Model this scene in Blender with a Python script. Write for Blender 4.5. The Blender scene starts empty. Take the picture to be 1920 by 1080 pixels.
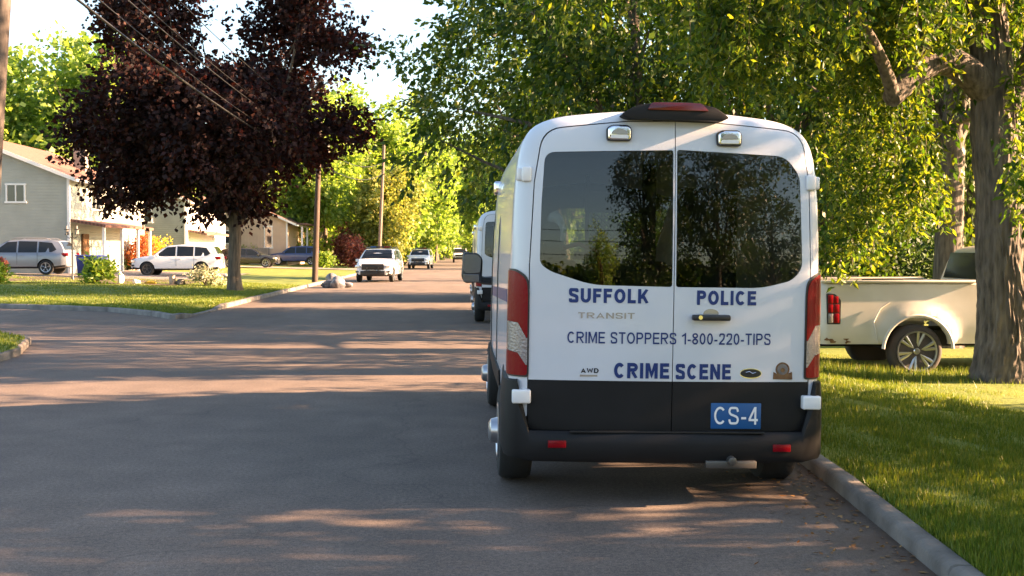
import bpy, bmesh, math, random
import numpy as np
from mathutils import Vector, Matrix, Euler

# ------------------------------------------------------------------ camera, sky, sun, exposure
SC = bpy.context.scene
FPX, CAMZ = 2090.0, 1.70
YAW, PITCH = math.atan(105/FPX), math.atan(71/FPX)
cam_d = bpy.data.cameras.new('camera'); cam = bpy.data.objects.new('camera', cam_d)
SC.collection.objects.link(cam); SC.camera = cam
cam.location = (0, 0, CAMZ)
cam.rotation_euler = (math.pi/2 - PITCH, 0, -YAW)
cam_d.sensor_width = 36; cam_d.lens = 36*FPX/1920
cam_d.clip_start = 0.1; cam_d.clip_end = 3000
SUN_EL, SUN_AZ = math.radians(19.5), math.radians(92.0)     # azimuth clockwise from +Y (the way the road runs)
w = bpy.data.worlds.new('World'); SC.world = w; w.use_nodes = True
nt = w.node_tree; nt.nodes.clear()
sky = nt.nodes.new('ShaderNodeTexSky'); sky.sky_type = 'NISHITA'; sky.sun_disc = False
sky.sun_elevation = SUN_EL; sky.sun_rotation = SUN_AZ; sky.air_density = 1.0; sky.dust_density = 1.5; sky.ozone_density = 0.4
bg = nt.nodes.new('ShaderNodeBackground'); bg.inputs[1].default_value = 0.05
wo = nt.nodes.new('ShaderNodeOutputWorld')
nt.links.new(sky.outputs[0], bg.inputs[0]); nt.links.new(bg.outputs[0], wo.inputs[0])
sd = bpy.data.lights.new('sun', 'SUN'); sun = bpy.data.objects.new('sun', sd); SC.collection.objects.link(sun)
sd.energy = 5.0; sd.angle = math.radians(0.5); sd.color = (1.0, 0.62, 0.36)
sv = Vector((math.sin(SUN_AZ)*math.cos(SUN_EL), math.cos(SUN_AZ)*math.cos(SUN_EL), math.sin(SUN_EL)))
sun.rotation_euler = sv.to_track_quat('Z', 'Y').to_euler()
sun.location = sv*60
SC.view_settings.view_transform = 'Standard'; SC.view_settings.look = 'None'
SC.view_settings.exposure = 3.25; SC.view_settings.gamma = 1.0
SC.cycles.max_bounces = 7; SC.cycles.diffuse_bounces = 3; SC.cycles.transmission_bounces = 5
SC.cycles.transparent_max_bounces = 8; SC.cycles.use_denoising = True
SC.cycles.sample_clamp_indirect = 6

RM = cam.rotation_euler.to_matrix()
def ray(px, py): return RM @ Vector(((px-960)/FPX, -(py-540)/FPX, -1))
def at(px, py, Y):
    d = ray(px, py); return Vector((0, 0, CAMZ)) + d*(Y/d.y)

# ------------------------------------------------------------------ helpers
COL = SC.collection
def link(o): COL.objects.link(o); return o
def tag(o, label=None, cat=None, group=None, kind=None):
    if label: o['label'] = label
    if cat: o['category'] = cat
    if group: o['group'] = group
    if kind: o['kind'] = kind
    return o
def empty(name, loc, rz=0, label=None, cat=None, group=None):
    o = bpy.data.objects.new(name, None); link(o); o.location = loc; o.rotation_euler = (0, 0, rz)
    o.empty_display_size = 0.3
    return tag(o, label, cat, group)
def add(name, me, mats=None, parent=None, smooth=None):
    if mats is not None:
        if not isinstance(mats, (list, tuple)): mats = [mats]
        mi = np.zeros(len(me.polygons), dtype=np.int32); me.polygons.foreach_get('material_index', mi)
        me.materials.clear()
        for m in mats: me.materials.append(m)
        me.polygons.foreach_set('material_index', np.minimum(mi, len(mats)-1))
    if smooth is not None: shade(me, smooth)
    o = bpy.data.objects.new(name, me); link(o)
    if parent: o.parent = parent
    return o
def shade(me, ang):
    """smooth shading with sharp edges above ang degrees (0 = flat)"""
    if ang <= 0:
        me.polygons.foreach_set('use_smooth', [False]*len(me.polygons)); return
    me.polygons.foreach_set('use_smooth', [True]*len(me.polygons))
    bm = bmesh.new(); bm.from_mesh(me); a = math.radians(ang)
    for e in bm.edges:
        e.smooth = not (len(e.link_faces) == 2 and e.calc_face_angle(0) > a)
    bm.to_mesh(me); bm.free()
def copy_tree(o, parent=None):
    c = o.copy(); COL.objects.link(c); c.parent = parent
    for ch in list(o.children): copy_tree(ch, c)
    return c
def np_mesh(name, V, F):
    V = np.asarray(V, dtype=np.float32); F = np.asarray(F, dtype=np.int32)
    me = bpy.data.meshes.new(name); n, k = F.shape
    me.vertices.add(len(V)); me.vertices.foreach_set('co', V.ravel())
    me.loops.add(n*k); me.loops.foreach_set('vertex_index', F.ravel())
    me.polygons.add(n); me.polygons.foreach_set('loop_start', np.arange(0, n*k, k, dtype=np.int32))
    me.polygons.foreach_set('loop_total', np.full(n, k, dtype=np.int32))
    me.update(calc_edges=True); return me
class MB:
    """collects shapes into one mesh"""
    def __init__(s): s.v = []; s.f = []; s.m = []
    def raw(s, V, F, mi=0):
        b = len(s.v); s.v += [tuple(p) for p in V]; s.f += [tuple(b+i for i in f) for f in F]; s.m += [mi]*len(F); return s
    def box(s, c, d, mi=0, M=None, taper=1.0):
        V = [Vector((sx*d[0]/2*(taper if sz > 0 else 1), sy*d[1]/2*(taper if sz > 0 else 1), sz*d[2]/2)) for sx in (-1, 1) for sy in (-1, 1) for sz in (-1, 1)]
        if M: V = [M @ p for p in V]
        V = [p+Vector(c) for p in V]
        return s.raw(V, [(0, 1, 3, 2), (4, 6, 7, 5), (0, 4, 5, 1), (2, 3, 7, 6), (0, 2, 6, 4), (1, 5, 7, 3)], mi)
    def tube(s, P, R, n=8, mi=0, cap=True):
        P = [Vector(p) for p in P]; m = len(P)
        if not isinstance(R, (list, tuple, np.ndarray)): R = [R]*m
        V = []; up = None
        for i, p in enumerate(P):
            t = (P[min(i+1, m-1)]-P[max(i-1, 0)]).normalized()
            if up is None: up = t.orthogonal().normalized()
            a = (up - t*up.dot(t)); a = a.normalized() if a.length > 1e-6 else t.orthogonal().normalized(); up = a
            b = t.cross(a)
            for k in range(n):
                th = 2*math.pi*k/n; V.append(p + (a*math.cos(th)+b*math.sin(th))*R[i])
        F = [(i*n+k, i*n+(k+1) % n, (i+1)*n+(k+1) % n, (i+1)*n+k) for i in range(m-1) for k in range(n)]
        if cap: F += [tuple(range(n-1, -1, -1)), tuple((m-1)*n+k for k in range(n))]
        return s.raw(V, F, mi)
    def lathe(s, prof, axis='x', c=(0, 0, 0), n=32, mi=0, close=True):
        """prof: (radius, along) ; axis = spin axis"""
        V = []; m = len(prof)
        for r, a in prof:
            for k in range(n):
                th = 2*math.pi*k/n; u, v = r*math.cos(th), r*math.sin(th)
                p = {'x': (a, u, v), 'y': (u, a, v), 'z': (u, v, a)}[axis]
                V.append((p[0]+c[0], p[1]+c[1], p[2]+c[2]))
        F = [(i*n+k, i*n+(k+1) % n, (i+1)*n+(k+1) % n, (i+1)*n+k) for i in range(m-1) for k in range(n)]
        if close: F += [tuple(range(n-1, -1, -1)), tuple((m-1)*n+k for k in range(n))]
        return s.raw(V, F, mi)
    def prism(s, poly, a0, a1, axis='y', mi=0):
        """poly in the two other axes (in x,y,z order), extruded along axis from a0 to a1"""
        def p3(u, v, a): return {'y': (u, a, v), 'x': (a, u, v), 'z': (u, v, a)}[axis]
        n = len(poly); V = [p3(u, v, a0) for u, v in poly]+[p3(u, v, a1) for u, v in poly]
        return s.raw(V, [tuple(range(n)), tuple(range(2*n-1, n-1, -1))]+[(i, i+n, (i+1) % n+n, (i+1) % n) for i in range(n)], mi)
    def mesh(s, name='m'):
        me = bpy.data.meshes.new(name); me.from_pydata(s.v, [], s.f); me.polygons.foreach_set('material_index', s.m)
        bm = bmesh.new(); bm.from_mesh(me); bmesh.ops.recalc_face_normals(bm, faces=bm.faces); bm.to_mesh(me); bm.free()
        me.update(); return me
    def build(s, name, mats, parent=None, smooth=0, bevel=0, seg=2):
        me = s.mesh(name)
        if bevel:
            bm = bmesh.new(); bm.from_mesh(me)
            es = [e for e in bm.edges if len(e.link_faces) == 2 and e.calc_face_angle(0) > 0.5]
            bmesh.ops.bevel(bm, geom=es, offset=bevel, segments=seg, profile=0.5, affect='EDGES', clamp_overlap=True)
            bm.to_mesh(me); bm.free()
        return add(name, me, mats, parent, smooth)
def boolop(me, cutters, op='DIFFERENCE'):
    a = bpy.data.objects.new('tmp_a', me); link(a); tmp = []
    for c in cutters:
        for mt in me.materials:
            if mt and mt.name not in [x.name for x in c.materials if x]: c.materials.append(mt)
        b = bpy.data.objects.new('tmp_b', c); link(b); tmp.append(b)
        md = a.modifiers.new('b', 'BOOLEAN'); md.operation = op; md.object = b; md.solver = 'EXACT'
    bpy.context.view_layer.update()
    dg = bpy.context.evaluated_depsgraph_get()
    out = bpy.data.meshes.new_from_object(a.evaluated_get(dg), preserve_all_data_layers=True, depsgraph=dg)
    for o in tmp+[a]: bpy.data.objects.remove(o)
    return out
def ribbon(P, t, z=0.0):
    """flat mitred stroke of thickness t along the 2D line P"""
    Q = [Vector(P[0])]
    for p in P[1:]:
        if (Vector(p)-Q[-1]).length > .012: Q.append(Vector(p))
    P = Q; V = []; n = len(P)
    for i, p in enumerate(P):
        a = (P[i]-P[i-1]).normalized() if i else (P[1]-P[0]).normalized()
        b = (P[i+1]-P[i]).normalized() if i < n-1 else a
        m = (a+b); m = m.normalized() if m.length > 1e-4 else a
        nn = Vector((-m.y, m.x)); k = t/2/max(.32, nn.dot(Vector((-a.y, a.x))))
        V += [(p.x+nn.x*k, p.y+nn.y*k, z), (p.x-nn.x*k, p.y-nn.y*k, z)]
    return V, [(2*i, 2*i+1, 2*i+3, 2*i+2) for i in range(n-1)]
def spline(P, n=6):
    out = []; m = len(P)
    for i in range(m-1):
        p0, p1, p2, p3 = (Vector(P[max(i-1, 0)]), Vector(P[i]), Vector(P[i+1]), Vector(P[min(i+2, m-1)]))
        for k in range(n):
            u = k/n; out.append(tuple(.5*((2*p1)+(p2-p0)*u+(2*p0-5*p1+4*p2-p3)*u*u+(3*p1-p0-3*p2+p3)*u**3)))
    return out+[tuple(P[-1])]
def arc(cx, cy, rx, ry, a0, a1, n=18): return [(cx+rx*math.cos(math.radians(a0+(a1-a0)*i/n)), cy+ry*math.sin(math.radians(a0+(a1-a0)*i/n))) for i in range(n+1)]
def glyph(c, t):
    """strokes of one upright sans letter, cap height 1"""
    h = t/2; W = {'I': t, 'M': .86, 'W': 1.0, 'O': .80, 'C': .76, 'S': .68, 'U': .72, 'L': .58, 'F': .60, 'E': .64, 'K': .76, 'P': .68, 'R': .74, 'T': .66, 'N': .74, 'A': .78, 'D': .74, '-': .32, '.': .2, ' ': .26, '1': .42, '/': .3}.get(c, .60)
    st = [(h, 0), (h, 1)]
    if c == 'I': S = [st]
    elif c == 'E': S = [st, [(t, 1-h), (W, 1-h)], [(t, .52), (W*.94, .52)], [(t, h), (W*1.02, h)]]
    elif c == 'F': S = [st, [(t, 1-h), (W, 1-h)], [(t, .50), (W*.9, .50)]]
    elif c == 'L': S = [st, [(t, h), (W, h)]]
    elif c == 'T': S = [[(0, 1-h), (W, 1-h)], [(W/2, 0), (W/2, 1-t)]]
    elif c == 'U': S = [[(h, 1), (h, .40)]+arc(W/2, .36, W/2-h, .36-h, 180, 360)+[(W-h, .40), (W-h, 1)]]
    elif c == 'O': S = [arc(W/2, .5, W/2-h, .5-h, 90, 450, 36)]
    elif c == '0': S = [arc(W/2, .5, W/2-h, .5-h, 90, 450, 36)]
    elif c == 'C': S = [arc(W/2, .5, W/2-h, .5-h, 42, 318, 30)]
    elif c == 'S': S = [spline([(W-h, .72), (W*.80, .93-h*.35), (W*.5, 1-h), (W*.20, .95-h*.6), (h, .735), (W*.22, .585), (W*.5, .51), (W*.80, .42), (W-h, .265), (W*.80, .055+h*.6), (W*.5, h), (W*.20, .07+h*.35), (h, .29)])]
    elif c == '8': S = [arc(W/2, .76, W/2-h*1.15, .24-h, 90, 450, 26), arc(W/2, .26, W/2-h, .27-h, 90, 450, 26)]
    elif c == '2': S = [spline([(h, .70), (W*.22, .92-h*.3), (W*.5, 1-h), (W*.82, .93-h*.4), (W-h, .72), (W*.78, .50), (W*.42, .27), (h*1.3, t)]), [(0, h), (W, h)]]
    elif c == '1': S = [[(W-h, 0), (W-h, 1)], [(W-t, .86), (0, .70)]]
    elif c == '4': S = [[(W*.72, 0), (W*.72, 1)], [(W*.72-h*.4, .96), (h*.7, .28)], [(0, .26), (W, .26)]]
    elif c == '-': S = [[(0, .36), (W, .36)]]
    elif c == 'P': S = [st, [(t, 1-h), (W*.58, 1-h)]+arc(W*.58, .70, W*.42-h, .30-h, 90, -90, 14)+[(W*.58, .40+h), (t, .40+h)]]
    elif c == 'R': S = [st, [(t, 1-h), (W*.58, 1-h)]+arc(W*.58, .715, W*.42-h, .285-h, 90, -90, 14)+[(W*.58, .43+h), (t, .43+h)], [(W*.50, .43), (W-h*.9, 0)]]
    elif c == 'D': S = [st, [(t, 1-h), (W*.45, 1-h)]+arc(W*.45, .5, W*.55-h, .5-h, 90, -90, 20)+[(W*.45, h), (t, h)]]
    elif c == 'K': S = [st, [(W-h*1.1, 1), (t*.9, .36)], [(W*.42, .60), (W-h*.9, 0)]]
    elif c == 'M': S = [st, [(W-h, 0), (W-h, 1)], [(t*.75, .98), (W/2, h*.9), (W-t*.75, .98)]]
    elif c == 'N': S = [st, [(W-h, 0), (W-h, 1)], [(h*1.1, .98), (W-h*1.1, .02)]]
    elif c == 'A': S = [[(h*.8, 0), (W/2, 1-h*.5), (W-h*.8, 0)], [(W*.24, .28), (W*.76, .28)]]
    elif c == 'W': S = [[(h*.8, 1), (W*.27, h*.6), (W*.5, .9), (W*.73, h*.6), (W-h*.8, 1)]]
    else: S = []
    return W, S
def text_mesh(txt, height, width=None, bold=.2, gap=.155):
    """flat mesh of the words, baseline-left at 0,0; height is the cap height, squeezed to width"""
    V = []; F = []; x = 0
    for c in txt:
        W, S = glyph(c, bold)
        for i, s_ in enumerate(S):
            v, f = ribbon([(p[0]+x, p[1]) for p in s_], bold, 0); b = len(V)
            V += [(p[0], min(max(p[1], 0), 1), i) for p in v]; F += [tuple(b+k for k in q) for q in f]
        x += W+gap
    x -= gap; sx = width/x if width else height
    me = bpy.data.meshes.new('letters'); me.from_pydata([(p[0]*sx, p[1]*height, p[2]*.0004) for p in V], [], F); me.update(); return me

# ------------------------------------------------------------------ materials
def mat(name, col, rough=0.6, metal=0.0, spec=0.5, coat=0.0, emit=None, estr=1.0, var=0.0, vscale=3.0, bump=0.0, bscale=40.0, stretch=(1, 1, 1), col2=None, detail=5.0):
    m = bpy.data.materials.new(name); m.use_nodes = True; N = m.node_tree.nodes; L = m.node_tree.links
    b = N['Principled BSDF']; b.inputs['Base Color'].default_value = (*col, 1); b.inputs['Roughness'].default_value = rough
    b.inputs['Metallic'].default_value = metal; b.inputs['Specular IOR Level'].default_value = spec
    b.inputs['Coat Weight'].default_value = coat; b.inputs['Coat Roughness'].default_value = 0.05
    if emit: b.inputs['Emission Color'].default_value = (*emit, 1); b.inputs['Emission Strength'].default_value = estr
    if var or col2 or bump:
        tc = N.new('ShaderNodeTexCoord'); mp = N.new('ShaderNodeMapping'); mp.inputs['Scale'].default_value = stretch
        L.new(tc.outputs['Object'], mp.inputs[0])
        if var or col2:
            nz = N.new('ShaderNodeTexNoise'); nz.inputs['Scale'].default_value = vscale; nz.inputs['Detail'].default_value = detail
            L.new(mp.outputs[0], nz.inputs['Vector'])
            cr = N.new('ShaderNodeValToRGB'); cr.color_ramp.elements[0].position = 0.32; cr.color_ramp.elements[1].position = 0.68
            c2 = col2 if col2 else tuple(min(1, c*(1+var)) for c in col); c1 = col if col2 else tuple(c*(1-var) for c in col)
            cr.color_ramp.elements[0].color = (*c1, 1); cr.color_ramp.elements[1].color = (*c2, 1)
            L.new(nz.outputs[0], cr.inputs[0]); L.new(cr.outputs[0], b.inputs['Base Color'])
        if bump:
            n2 = N.new('ShaderNodeTexNoise'); n2.inputs['Scale'].default_value = bscale; n2.inputs['Detail'].default_value = 6
            L.new(mp.outputs[0], n2.inputs['Vector'])
            bp = N.new('ShaderNodeBump'); bp.inputs['Strength'].default_value = bump; bp.inputs['Distance'].default_value = 0.02
            L.new(n2.outputs[0], bp.inputs['Height']); L.new(bp.outputs[0], b.inputs['Normal'])
    return m
def leafmat(name, cols, trans=0.45, tcol=None, rough=0.45):
    m = bpy.data.materials.new(name); m.use_nodes = True; N = m.node_tree.nodes; L = m.node_tree.links
    b = N['Principled BSDF']; out = N['Material Output']
    g = N.new('ShaderNodeNewGeometry'); cr = N.new('ShaderNodeValToRGB')
    while len(cr.color_ramp.elements) < len(cols): cr.color_ramp.elements.new(0.5)
    for i, c in enumerate(cols):
        e = cr.color_ramp.elements[i]; e.position = i/(len(cols)-1); e.color = (*c, 1)
    L.new(g.outputs['Random Per Island'], cr.inputs[0]); L.new(cr.outputs[0], b.inputs['Base Color'])
    b.inputs['Roughness'].default_value = rough; b.inputs['Specular IOR Level'].default_value = 0.35
    t = N.new('ShaderNodeBsdfTranslucent'); mx = N.new('ShaderNodeMixShader'); mx.inputs[0].default_value = trans
    mc = N.new('ShaderNodeMix'); mc.data_type = 'RGBA'; mc.blend_type = 'MULTIPLY'; mc.inputs[0].default_value = 1
    L.new(cr.outputs[0], mc.inputs[6]); mc.inputs[7].default_value = (*(tcol or (2.6, 2.2, 1.0)), 1)
    L.new(mc.outputs[2], t.inputs[0]); L.new(b.outputs[0], mx.inputs[1]); L.new(t.outputs[0], mx.inputs[2]); L.new(mx.outputs[0], out.inputs[0])
    return m
def glassmat(name, tint, refl=0.12, rough=0.0):
    m = bpy.data.materials.new(name); m.use_nodes = True; N = m.node_tree.nodes; L = m.node_tree.links
    N.remove(N['Principled BSDF']); out = N['Material Output']
    tr = N.new('ShaderNodeBsdfTransparent'); tr.inputs[0].default_value = (*tint, 1)
    gl = N.new('ShaderNodeBsdfGlossy'); gl.inputs['Roughness'].default_value = rough; gl.inputs[0].default_value = (1, 1, 1, 1)
    fr = N.new('ShaderNodeFresnel'); fr.inputs[0].default_value = 1.5
    ad = N.new('ShaderNodeMath'); ad.operation = 'ADD'; ad.use_clamp = True; ad.inputs[1].default_value = max(0, refl-0.04)
    mx = N.new('ShaderNodeMixShader')
    L.new(fr.outputs[0], ad.inputs[0]); L.new(ad.outputs[0], mx.inputs[0]); L.new(tr.outputs[0], mx.inputs[1]); L.new(gl.outputs[0], mx.inputs[2]); L.new(mx.outputs[0], out.inputs[0])
    return m
def siding(name, col, period=0.13, axis='z', rough=0.6, depth=0.6):
    m = mat(name, col, rough, var=0.07, vscale=1.3); N = m.node_tree.nodes; L = m.node_tree.links
    tc = N.new('ShaderNodeTexCoord'); wv = N.new('ShaderNodeTexWave'); wv.wave_type = 'BANDS'; wv.wave_profile = 'SAW'
    wv.bands_direction = 'Z' if axis == 'z' else 'X'; wv.inputs['Scale'].default_value = 2*math.pi/20/period
    L.new(tc.outputs['Object'], wv.inputs['Vector'])
    bp = N.new('ShaderNodeBump'); bp.inputs['Strength'].default_value = depth; bp.inputs['Distance'].default_value = 0.03
    L.new(wv.outputs[1], bp.inputs['Height']); L.new(bp.outputs[0], N['Principled BSDF'].inputs['Normal'])
    return m
def asphalt(name, col):
    m = mat(name, col, 0.85); N = m.node_tree.nodes; L = m.node_tree.links; b = N['Principled BSDF']
    tc = N.new('ShaderNodeTexCoord')
    def noise(s, d=6, st=(1, 1, 1)):
        mp = N.new('ShaderNodeMapping'); mp.inputs['Scale'].default_value = st; L.new(tc.outputs['Object'], mp.inputs[0])
        n = N.new('ShaderNodeTexNoise'); n.inputs['Scale'].default_value = s; n.inputs['Detail'].default_value = d
        L.new(mp.outputs[0], n.inputs['Vector']); return n.outputs[0]
    def mul(a, f, lo, hi):
        mr = N.new('ShaderNodeMapRange'); mr.inputs['From Min'].default_value = .3; mr.inputs['From Max'].default_value = .7
        mr.inputs['To Min'].default_value = lo; mr.inputs['To Max'].default_value = hi; L.new(f, mr.inputs[0])
        mt = N.new('ShaderNodeMath'); mt.operation = 'MULTIPLY'; L.new(a, mt.inputs[0]); L.new(mr.outputs[0], mt.inputs[1]); return mt.outputs[0]
    v = N.new('ShaderNodeValue'); v.outputs[0].default_value = 1.0
    x = mul(v.outputs[0], noise(0.35, 4, (1, .25, 1)), .82, 1.2); x = mul(x, noise(2.2), .86, 1.14); x = mul(x, noise(.9, 8, (1, .5, 1)), .85, 1.15); x = mul(x, noise(34, 3), .72, 1.28); x = mul(x, noise(110, 2), .55, 1.5)
    # cracks and tar seams
    vo = N.new('ShaderNodeTexVoronoi'); vo.feature = 'DISTANCE_TO_EDGE'; vo.inputs['Scale'].default_value = 0.22
    nw = N.new('ShaderNodeTexNoise'); nw.inputs['Scale'].default_value = 1.1; mxv = N.new('ShaderNodeVectorMath'); mxv.operation = 'ADD'
    sc = N.new('ShaderNodeVectorMath'); sc.operation = 'SCALE'; sc.inputs['Scale'].default_value = 1.6
    L.new(tc.outputs['Object'], nw.inputs['Vector']); L.new(nw.outputs[1], sc.inputs[0]); L.new(tc.outputs['Object'], mxv.inputs[0]); L.new(sc.outputs[0], mxv.inputs[1]); L.new(mxv.outputs[0], vo.inputs['Vector'])
    ck = N.new('ShaderNodeMapRange'); ck.inputs['From Min'].default_value = 0.0015; ck.inputs['From Max'].default_value = 0.006; ck.inputs['To Min'].default_value = .82; ck.inputs['To Max'].default_value = 1
    L.new(vo.outputs['Distance'], ck.inputs[0]); mt = N.new('ShaderNodeMath'); mt.operation = 'MULTIPLY'; L.new(x, mt.inputs[0]); L.new(ck.outputs[0], mt.inputs[1])
    vm = N.new('ShaderNodeVectorMath'); vm.operation = 'SCALE'; vm.inputs[0].default_value = col; L.new(mt.outputs[0], vm.inputs['Scale'])
    # leaf-stained dirt along the right-hand gutter
    sx = N.new('ShaderNodeSeparateXYZ'); L.new(tc.outputs['Object'], sx.inputs[0])
    g = N.new('ShaderNodeMapRange'); g.inputs['From Min'].default_value = 1.7; g.inputs['From Max'].default_value = 2.75; L.new(sx.outputs[0], g.inputs[0])
    gm = N.new('ShaderNodeMath'); gm.operation = 'MULTIPLY'; L.new(g.outputs[0], gm.inputs[0]); L.new(noise(1.7), gm.inputs[1])
    gr = N.new('ShaderNodeMapRange'); gr.inputs['From Min'].default_value = .15; gr.inputs['From Max'].default_value = .5; L.new(gm.outputs[0], gr.inputs[0])
    mc = N.new('ShaderNodeMix'); mc.data_type = 'RGBA'; L.new(gr.outputs[0], mc.inputs[0]); L.new(vm.outputs[0], mc.inputs[6]); mc.inputs[7].default_value = (.085, .05, .03, 1)
    L.new(mc.outputs[2], b.inputs['Base Color'])
    bp = N.new('ShaderNodeBump'); bp.inputs['Strength'].default_value = .35; bp.inputs['Distance'].default_value = .006; L.new(noise(120, 3), bp.inputs['Height']); L.new(bp.outputs[0], b.inputs['Normal'])
    return m
def grassmat(name):
    m = mat(name, (.09, .14, .012), .8, col2=(.18, .20, .022), vscale=.9, bump=.9, bscale=14, detail=9, stretch=(1, 1, 1)); return m
def barkmat(name, c1, c2, s=7.0, b=.9):
    return mat(name, c1, .9, col2=c2, vscale=s, bump=b, bscale=s*1.4, stretch=(1, 1, .16), detail=8)
def shingle(name, c1, c2):
    m = mat(name, c1, .9); N = m.node_tree.nodes; L = m.node_tree.links
    tc = N.new('ShaderNodeTexCoord'); br = N.new('ShaderNodeTexBrick'); mp = N.new('ShaderNodeMapping'); mp.inputs['Rotation'].default_value = (0, 0, math.pi/2)
    br.inputs['Scale'].default_value = 2.5; br.inputs['Color1'].default_value = (*c1, 1); br.inputs['Color2'].default_value = (*c2, 1); br.inputs['Mortar'].default_value = tuple(c*.6 for c in c1)+(1,)
    br.inputs['Mortar Size'].default_value = .02
    L.new(tc.outputs['Object'], mp.inputs[0]); L.new(mp.outputs[0], br.inputs['Vector']); L.new(br.outputs[0], N['Principled BSDF'].inputs['Base Color']); return m
M = {}
M['asphalt'] = asphalt('asphalt', (.120, .092, .074))
M['concrete'] = mat('concrete', (.16, .142, .125), .85, var=.42, vscale=2.5, bump=.4, bscale=30)
M['kerb_stone'] = mat('kerb_stone', (.17, .155, .14), .85, var=.35, vscale=3, bump=.4, bscale=25)
M['drive'] = mat('drive', (.20, .17, .15), .85, var=.2, vscale=1.5)
M['grass'] = grassmat('grass')
M['soil'] = mat('soil', (.07, .045, .028), .95, var=.4, vscale=6, bump=.8, bscale=20)
M['blade'] = leafmat('blade', [(.06, .11, .010), (.11, .16, .016), (.19, .20, .03)], .35, (1.7, 1.6, .8))
M['bark'] = barkmat('bark', (.044, .036, .030), (.155, .128, .102), 16.0, 1.0)
M['bark_grey'] = barkmat('bark_grey', (.06, .045, .033), (.17, .13, .095), 14)
M['pole_wood'] = barkmat('pole_wood', (.040, .026, .021), (.088, .062, .049), 14, .4)
M['pole_grey'] = barkmat('pole_grey', (.09, .068, .055), (.19, .15, .125), 12, .4)
M['lf_maple'] = leafmat('lf_maple', [(.010, .005, .006), (.020, .008, .009), (.050, .016, .011)], .32, (2.0, 1.0, .6), .75)
M['lf_near'] = leafmat('lf_near', [(.016, .05, .006), (.045, .095, .010), (.15, .20, .022)], .50, (2.6, 2.1, .7))  # palest leaf tone raised to stand for sunlit highlights
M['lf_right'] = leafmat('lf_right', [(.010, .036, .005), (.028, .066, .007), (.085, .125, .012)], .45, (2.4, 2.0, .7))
M['lf_far'] = leafmat('lf_far', [(.085, .15, .028), (.16, .24, .05), (.29, .34, .09)], .52, (1.9, 1.95, .8))
M['lf_pale'] = leafmat('lf_pale', [(.12, .17, .035), (.20, .24, .05), (.29, .30, .08)], .4, (1.7, 1.5, .9))
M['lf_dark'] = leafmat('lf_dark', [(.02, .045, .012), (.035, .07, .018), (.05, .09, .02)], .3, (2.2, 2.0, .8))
M['lf_red'] = leafmat('lf_red', [(.14, .035, .03), (.24, .075, .055), (.32, .14, .09)], .35, (1.7, 1.2, 1.0))
M['lf_orange'] = leafmat('lf_orange', [(.28, .10, .03), (.40, .17, .05), (.34, .06, .04)], .35, (1.6, 1.3, 1.0))
M['lf_yellow'] = leafmat('lf_yellow', [(.40, .32, .03), (.5, .42, .05), (.32, .30, .04)], .4, (1.6, 1.4, .8))
M['lf_hosta'] = leafmat('lf_hosta', [(.08, .16, .02), (.14, .24, .03), (.22, .28, .04)], .4, (2, 1.8, .8))
M['lf_white'] = leafmat('lf_white', [(.10, .16, .04), (.35, .36, .24), (.6, .58, .45)], .3, (1.3, 1.2, 1.0))
M['litter'] = leafmat('litter', [(.10, .04, .015), (.22, .10, .03), (.30, .17, .06)], .1, (1, 1, 1))
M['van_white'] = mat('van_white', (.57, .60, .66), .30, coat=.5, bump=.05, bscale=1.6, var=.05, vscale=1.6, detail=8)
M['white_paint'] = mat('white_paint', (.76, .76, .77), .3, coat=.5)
M['silver_paint'] = mat('silver_paint', (.20, .22, .26), .32, metal=.35, coat=.6)
M['black_paint'] = mat('black_paint', (.018, .018, .02), .25, coat=.6)
M['blue_paint'] = mat('blue_paint', (.02, .04, .14), .3, coat=.6)
M['truck_paint'] = mat('truck_paint', (.46, .43, .37), .45, coat=.2, col2=(.62, .59, .52), vscale=1.1, bump=.05, bscale=1.5)
M['rust'] = mat('rust', (.10, .045, .02), .9, col2=(.22, .12, .05), vscale=14)
M['plastic'] = mat('plastic', (.007, .007, .008), .6, spec=.3, var=.3, vscale=3)
M['trim'] = mat('trim', (.02, .02, .022), .4)
M['dark'] = mat('dark', (.008, .008, .008), .8)
M['tyre'] = mat('tyre', (.018, .018, .018), .85, bump=.2, bscale=60)
M['tyre_dusty'] = mat('tyre_dusty', (.045, .038, .033), .85, bump=.2, bscale=60)
M['rim'] = mat('rim', (.5, .5, .52), .3, metal=.9)
M['rim_dark'] = mat('rim_dark', (.12, .11, .10), .4, metal=.6)
M['chrome'] = mat('chrome', (.75, .75, .77), .08, metal=1)
M['badge_grey'] = mat('badge_grey', (.42, .41, .40), .25, metal=.5)
M['blue_letter'] = mat('blue_letter', (.002, .026, .15), .4)
M['plate_blue'] = mat('plate_blue', (.008, .085, .26), .4)
M['plate_white'] = mat('plate_white', (.8, .8, .8), .5)
M['lens_red'] = mat('lens_red', (.20, .001, .006), .3, coat=.1, spec=.2, bump=.12, bscale=60)
M['lens_clear'] = mat('lens_clear', (.27, .24, .24), .15, metal=.3, coat=.6, bump=.35, bscale=60)
M['brake_red'] = mat('brake_red', (.09, .002, .004), .25, coat=.2)
M['lamp'] = mat('lamp', (.65, .66, .68), .1, metal=.4, coat=1)
M['glass_dark'] = glassmat('glass_dark', (.62, .64, .63), .04)
M['glass_screen'] = glassmat('glass_screen', (.75, .80, .78), .06)
M['car_glass'] = mat('car_glass', (.012, .014, .016), .08, spec=.35)
M['mirror_glass'] = mat('mirror_glass', (.18, .21, .25), .18, metal=1)
M['wire'] = mat('wire', (.015, .015, .015), .5)
M['house_glass'] = mat('house_glass', (.03, .035, .04), .06, coat=1)
M['trim_white'] = mat('trim_white', (.74, .73, .70), .5)
M['cabin'] = mat('cabin', (.05, .05, .055), .7)
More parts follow.
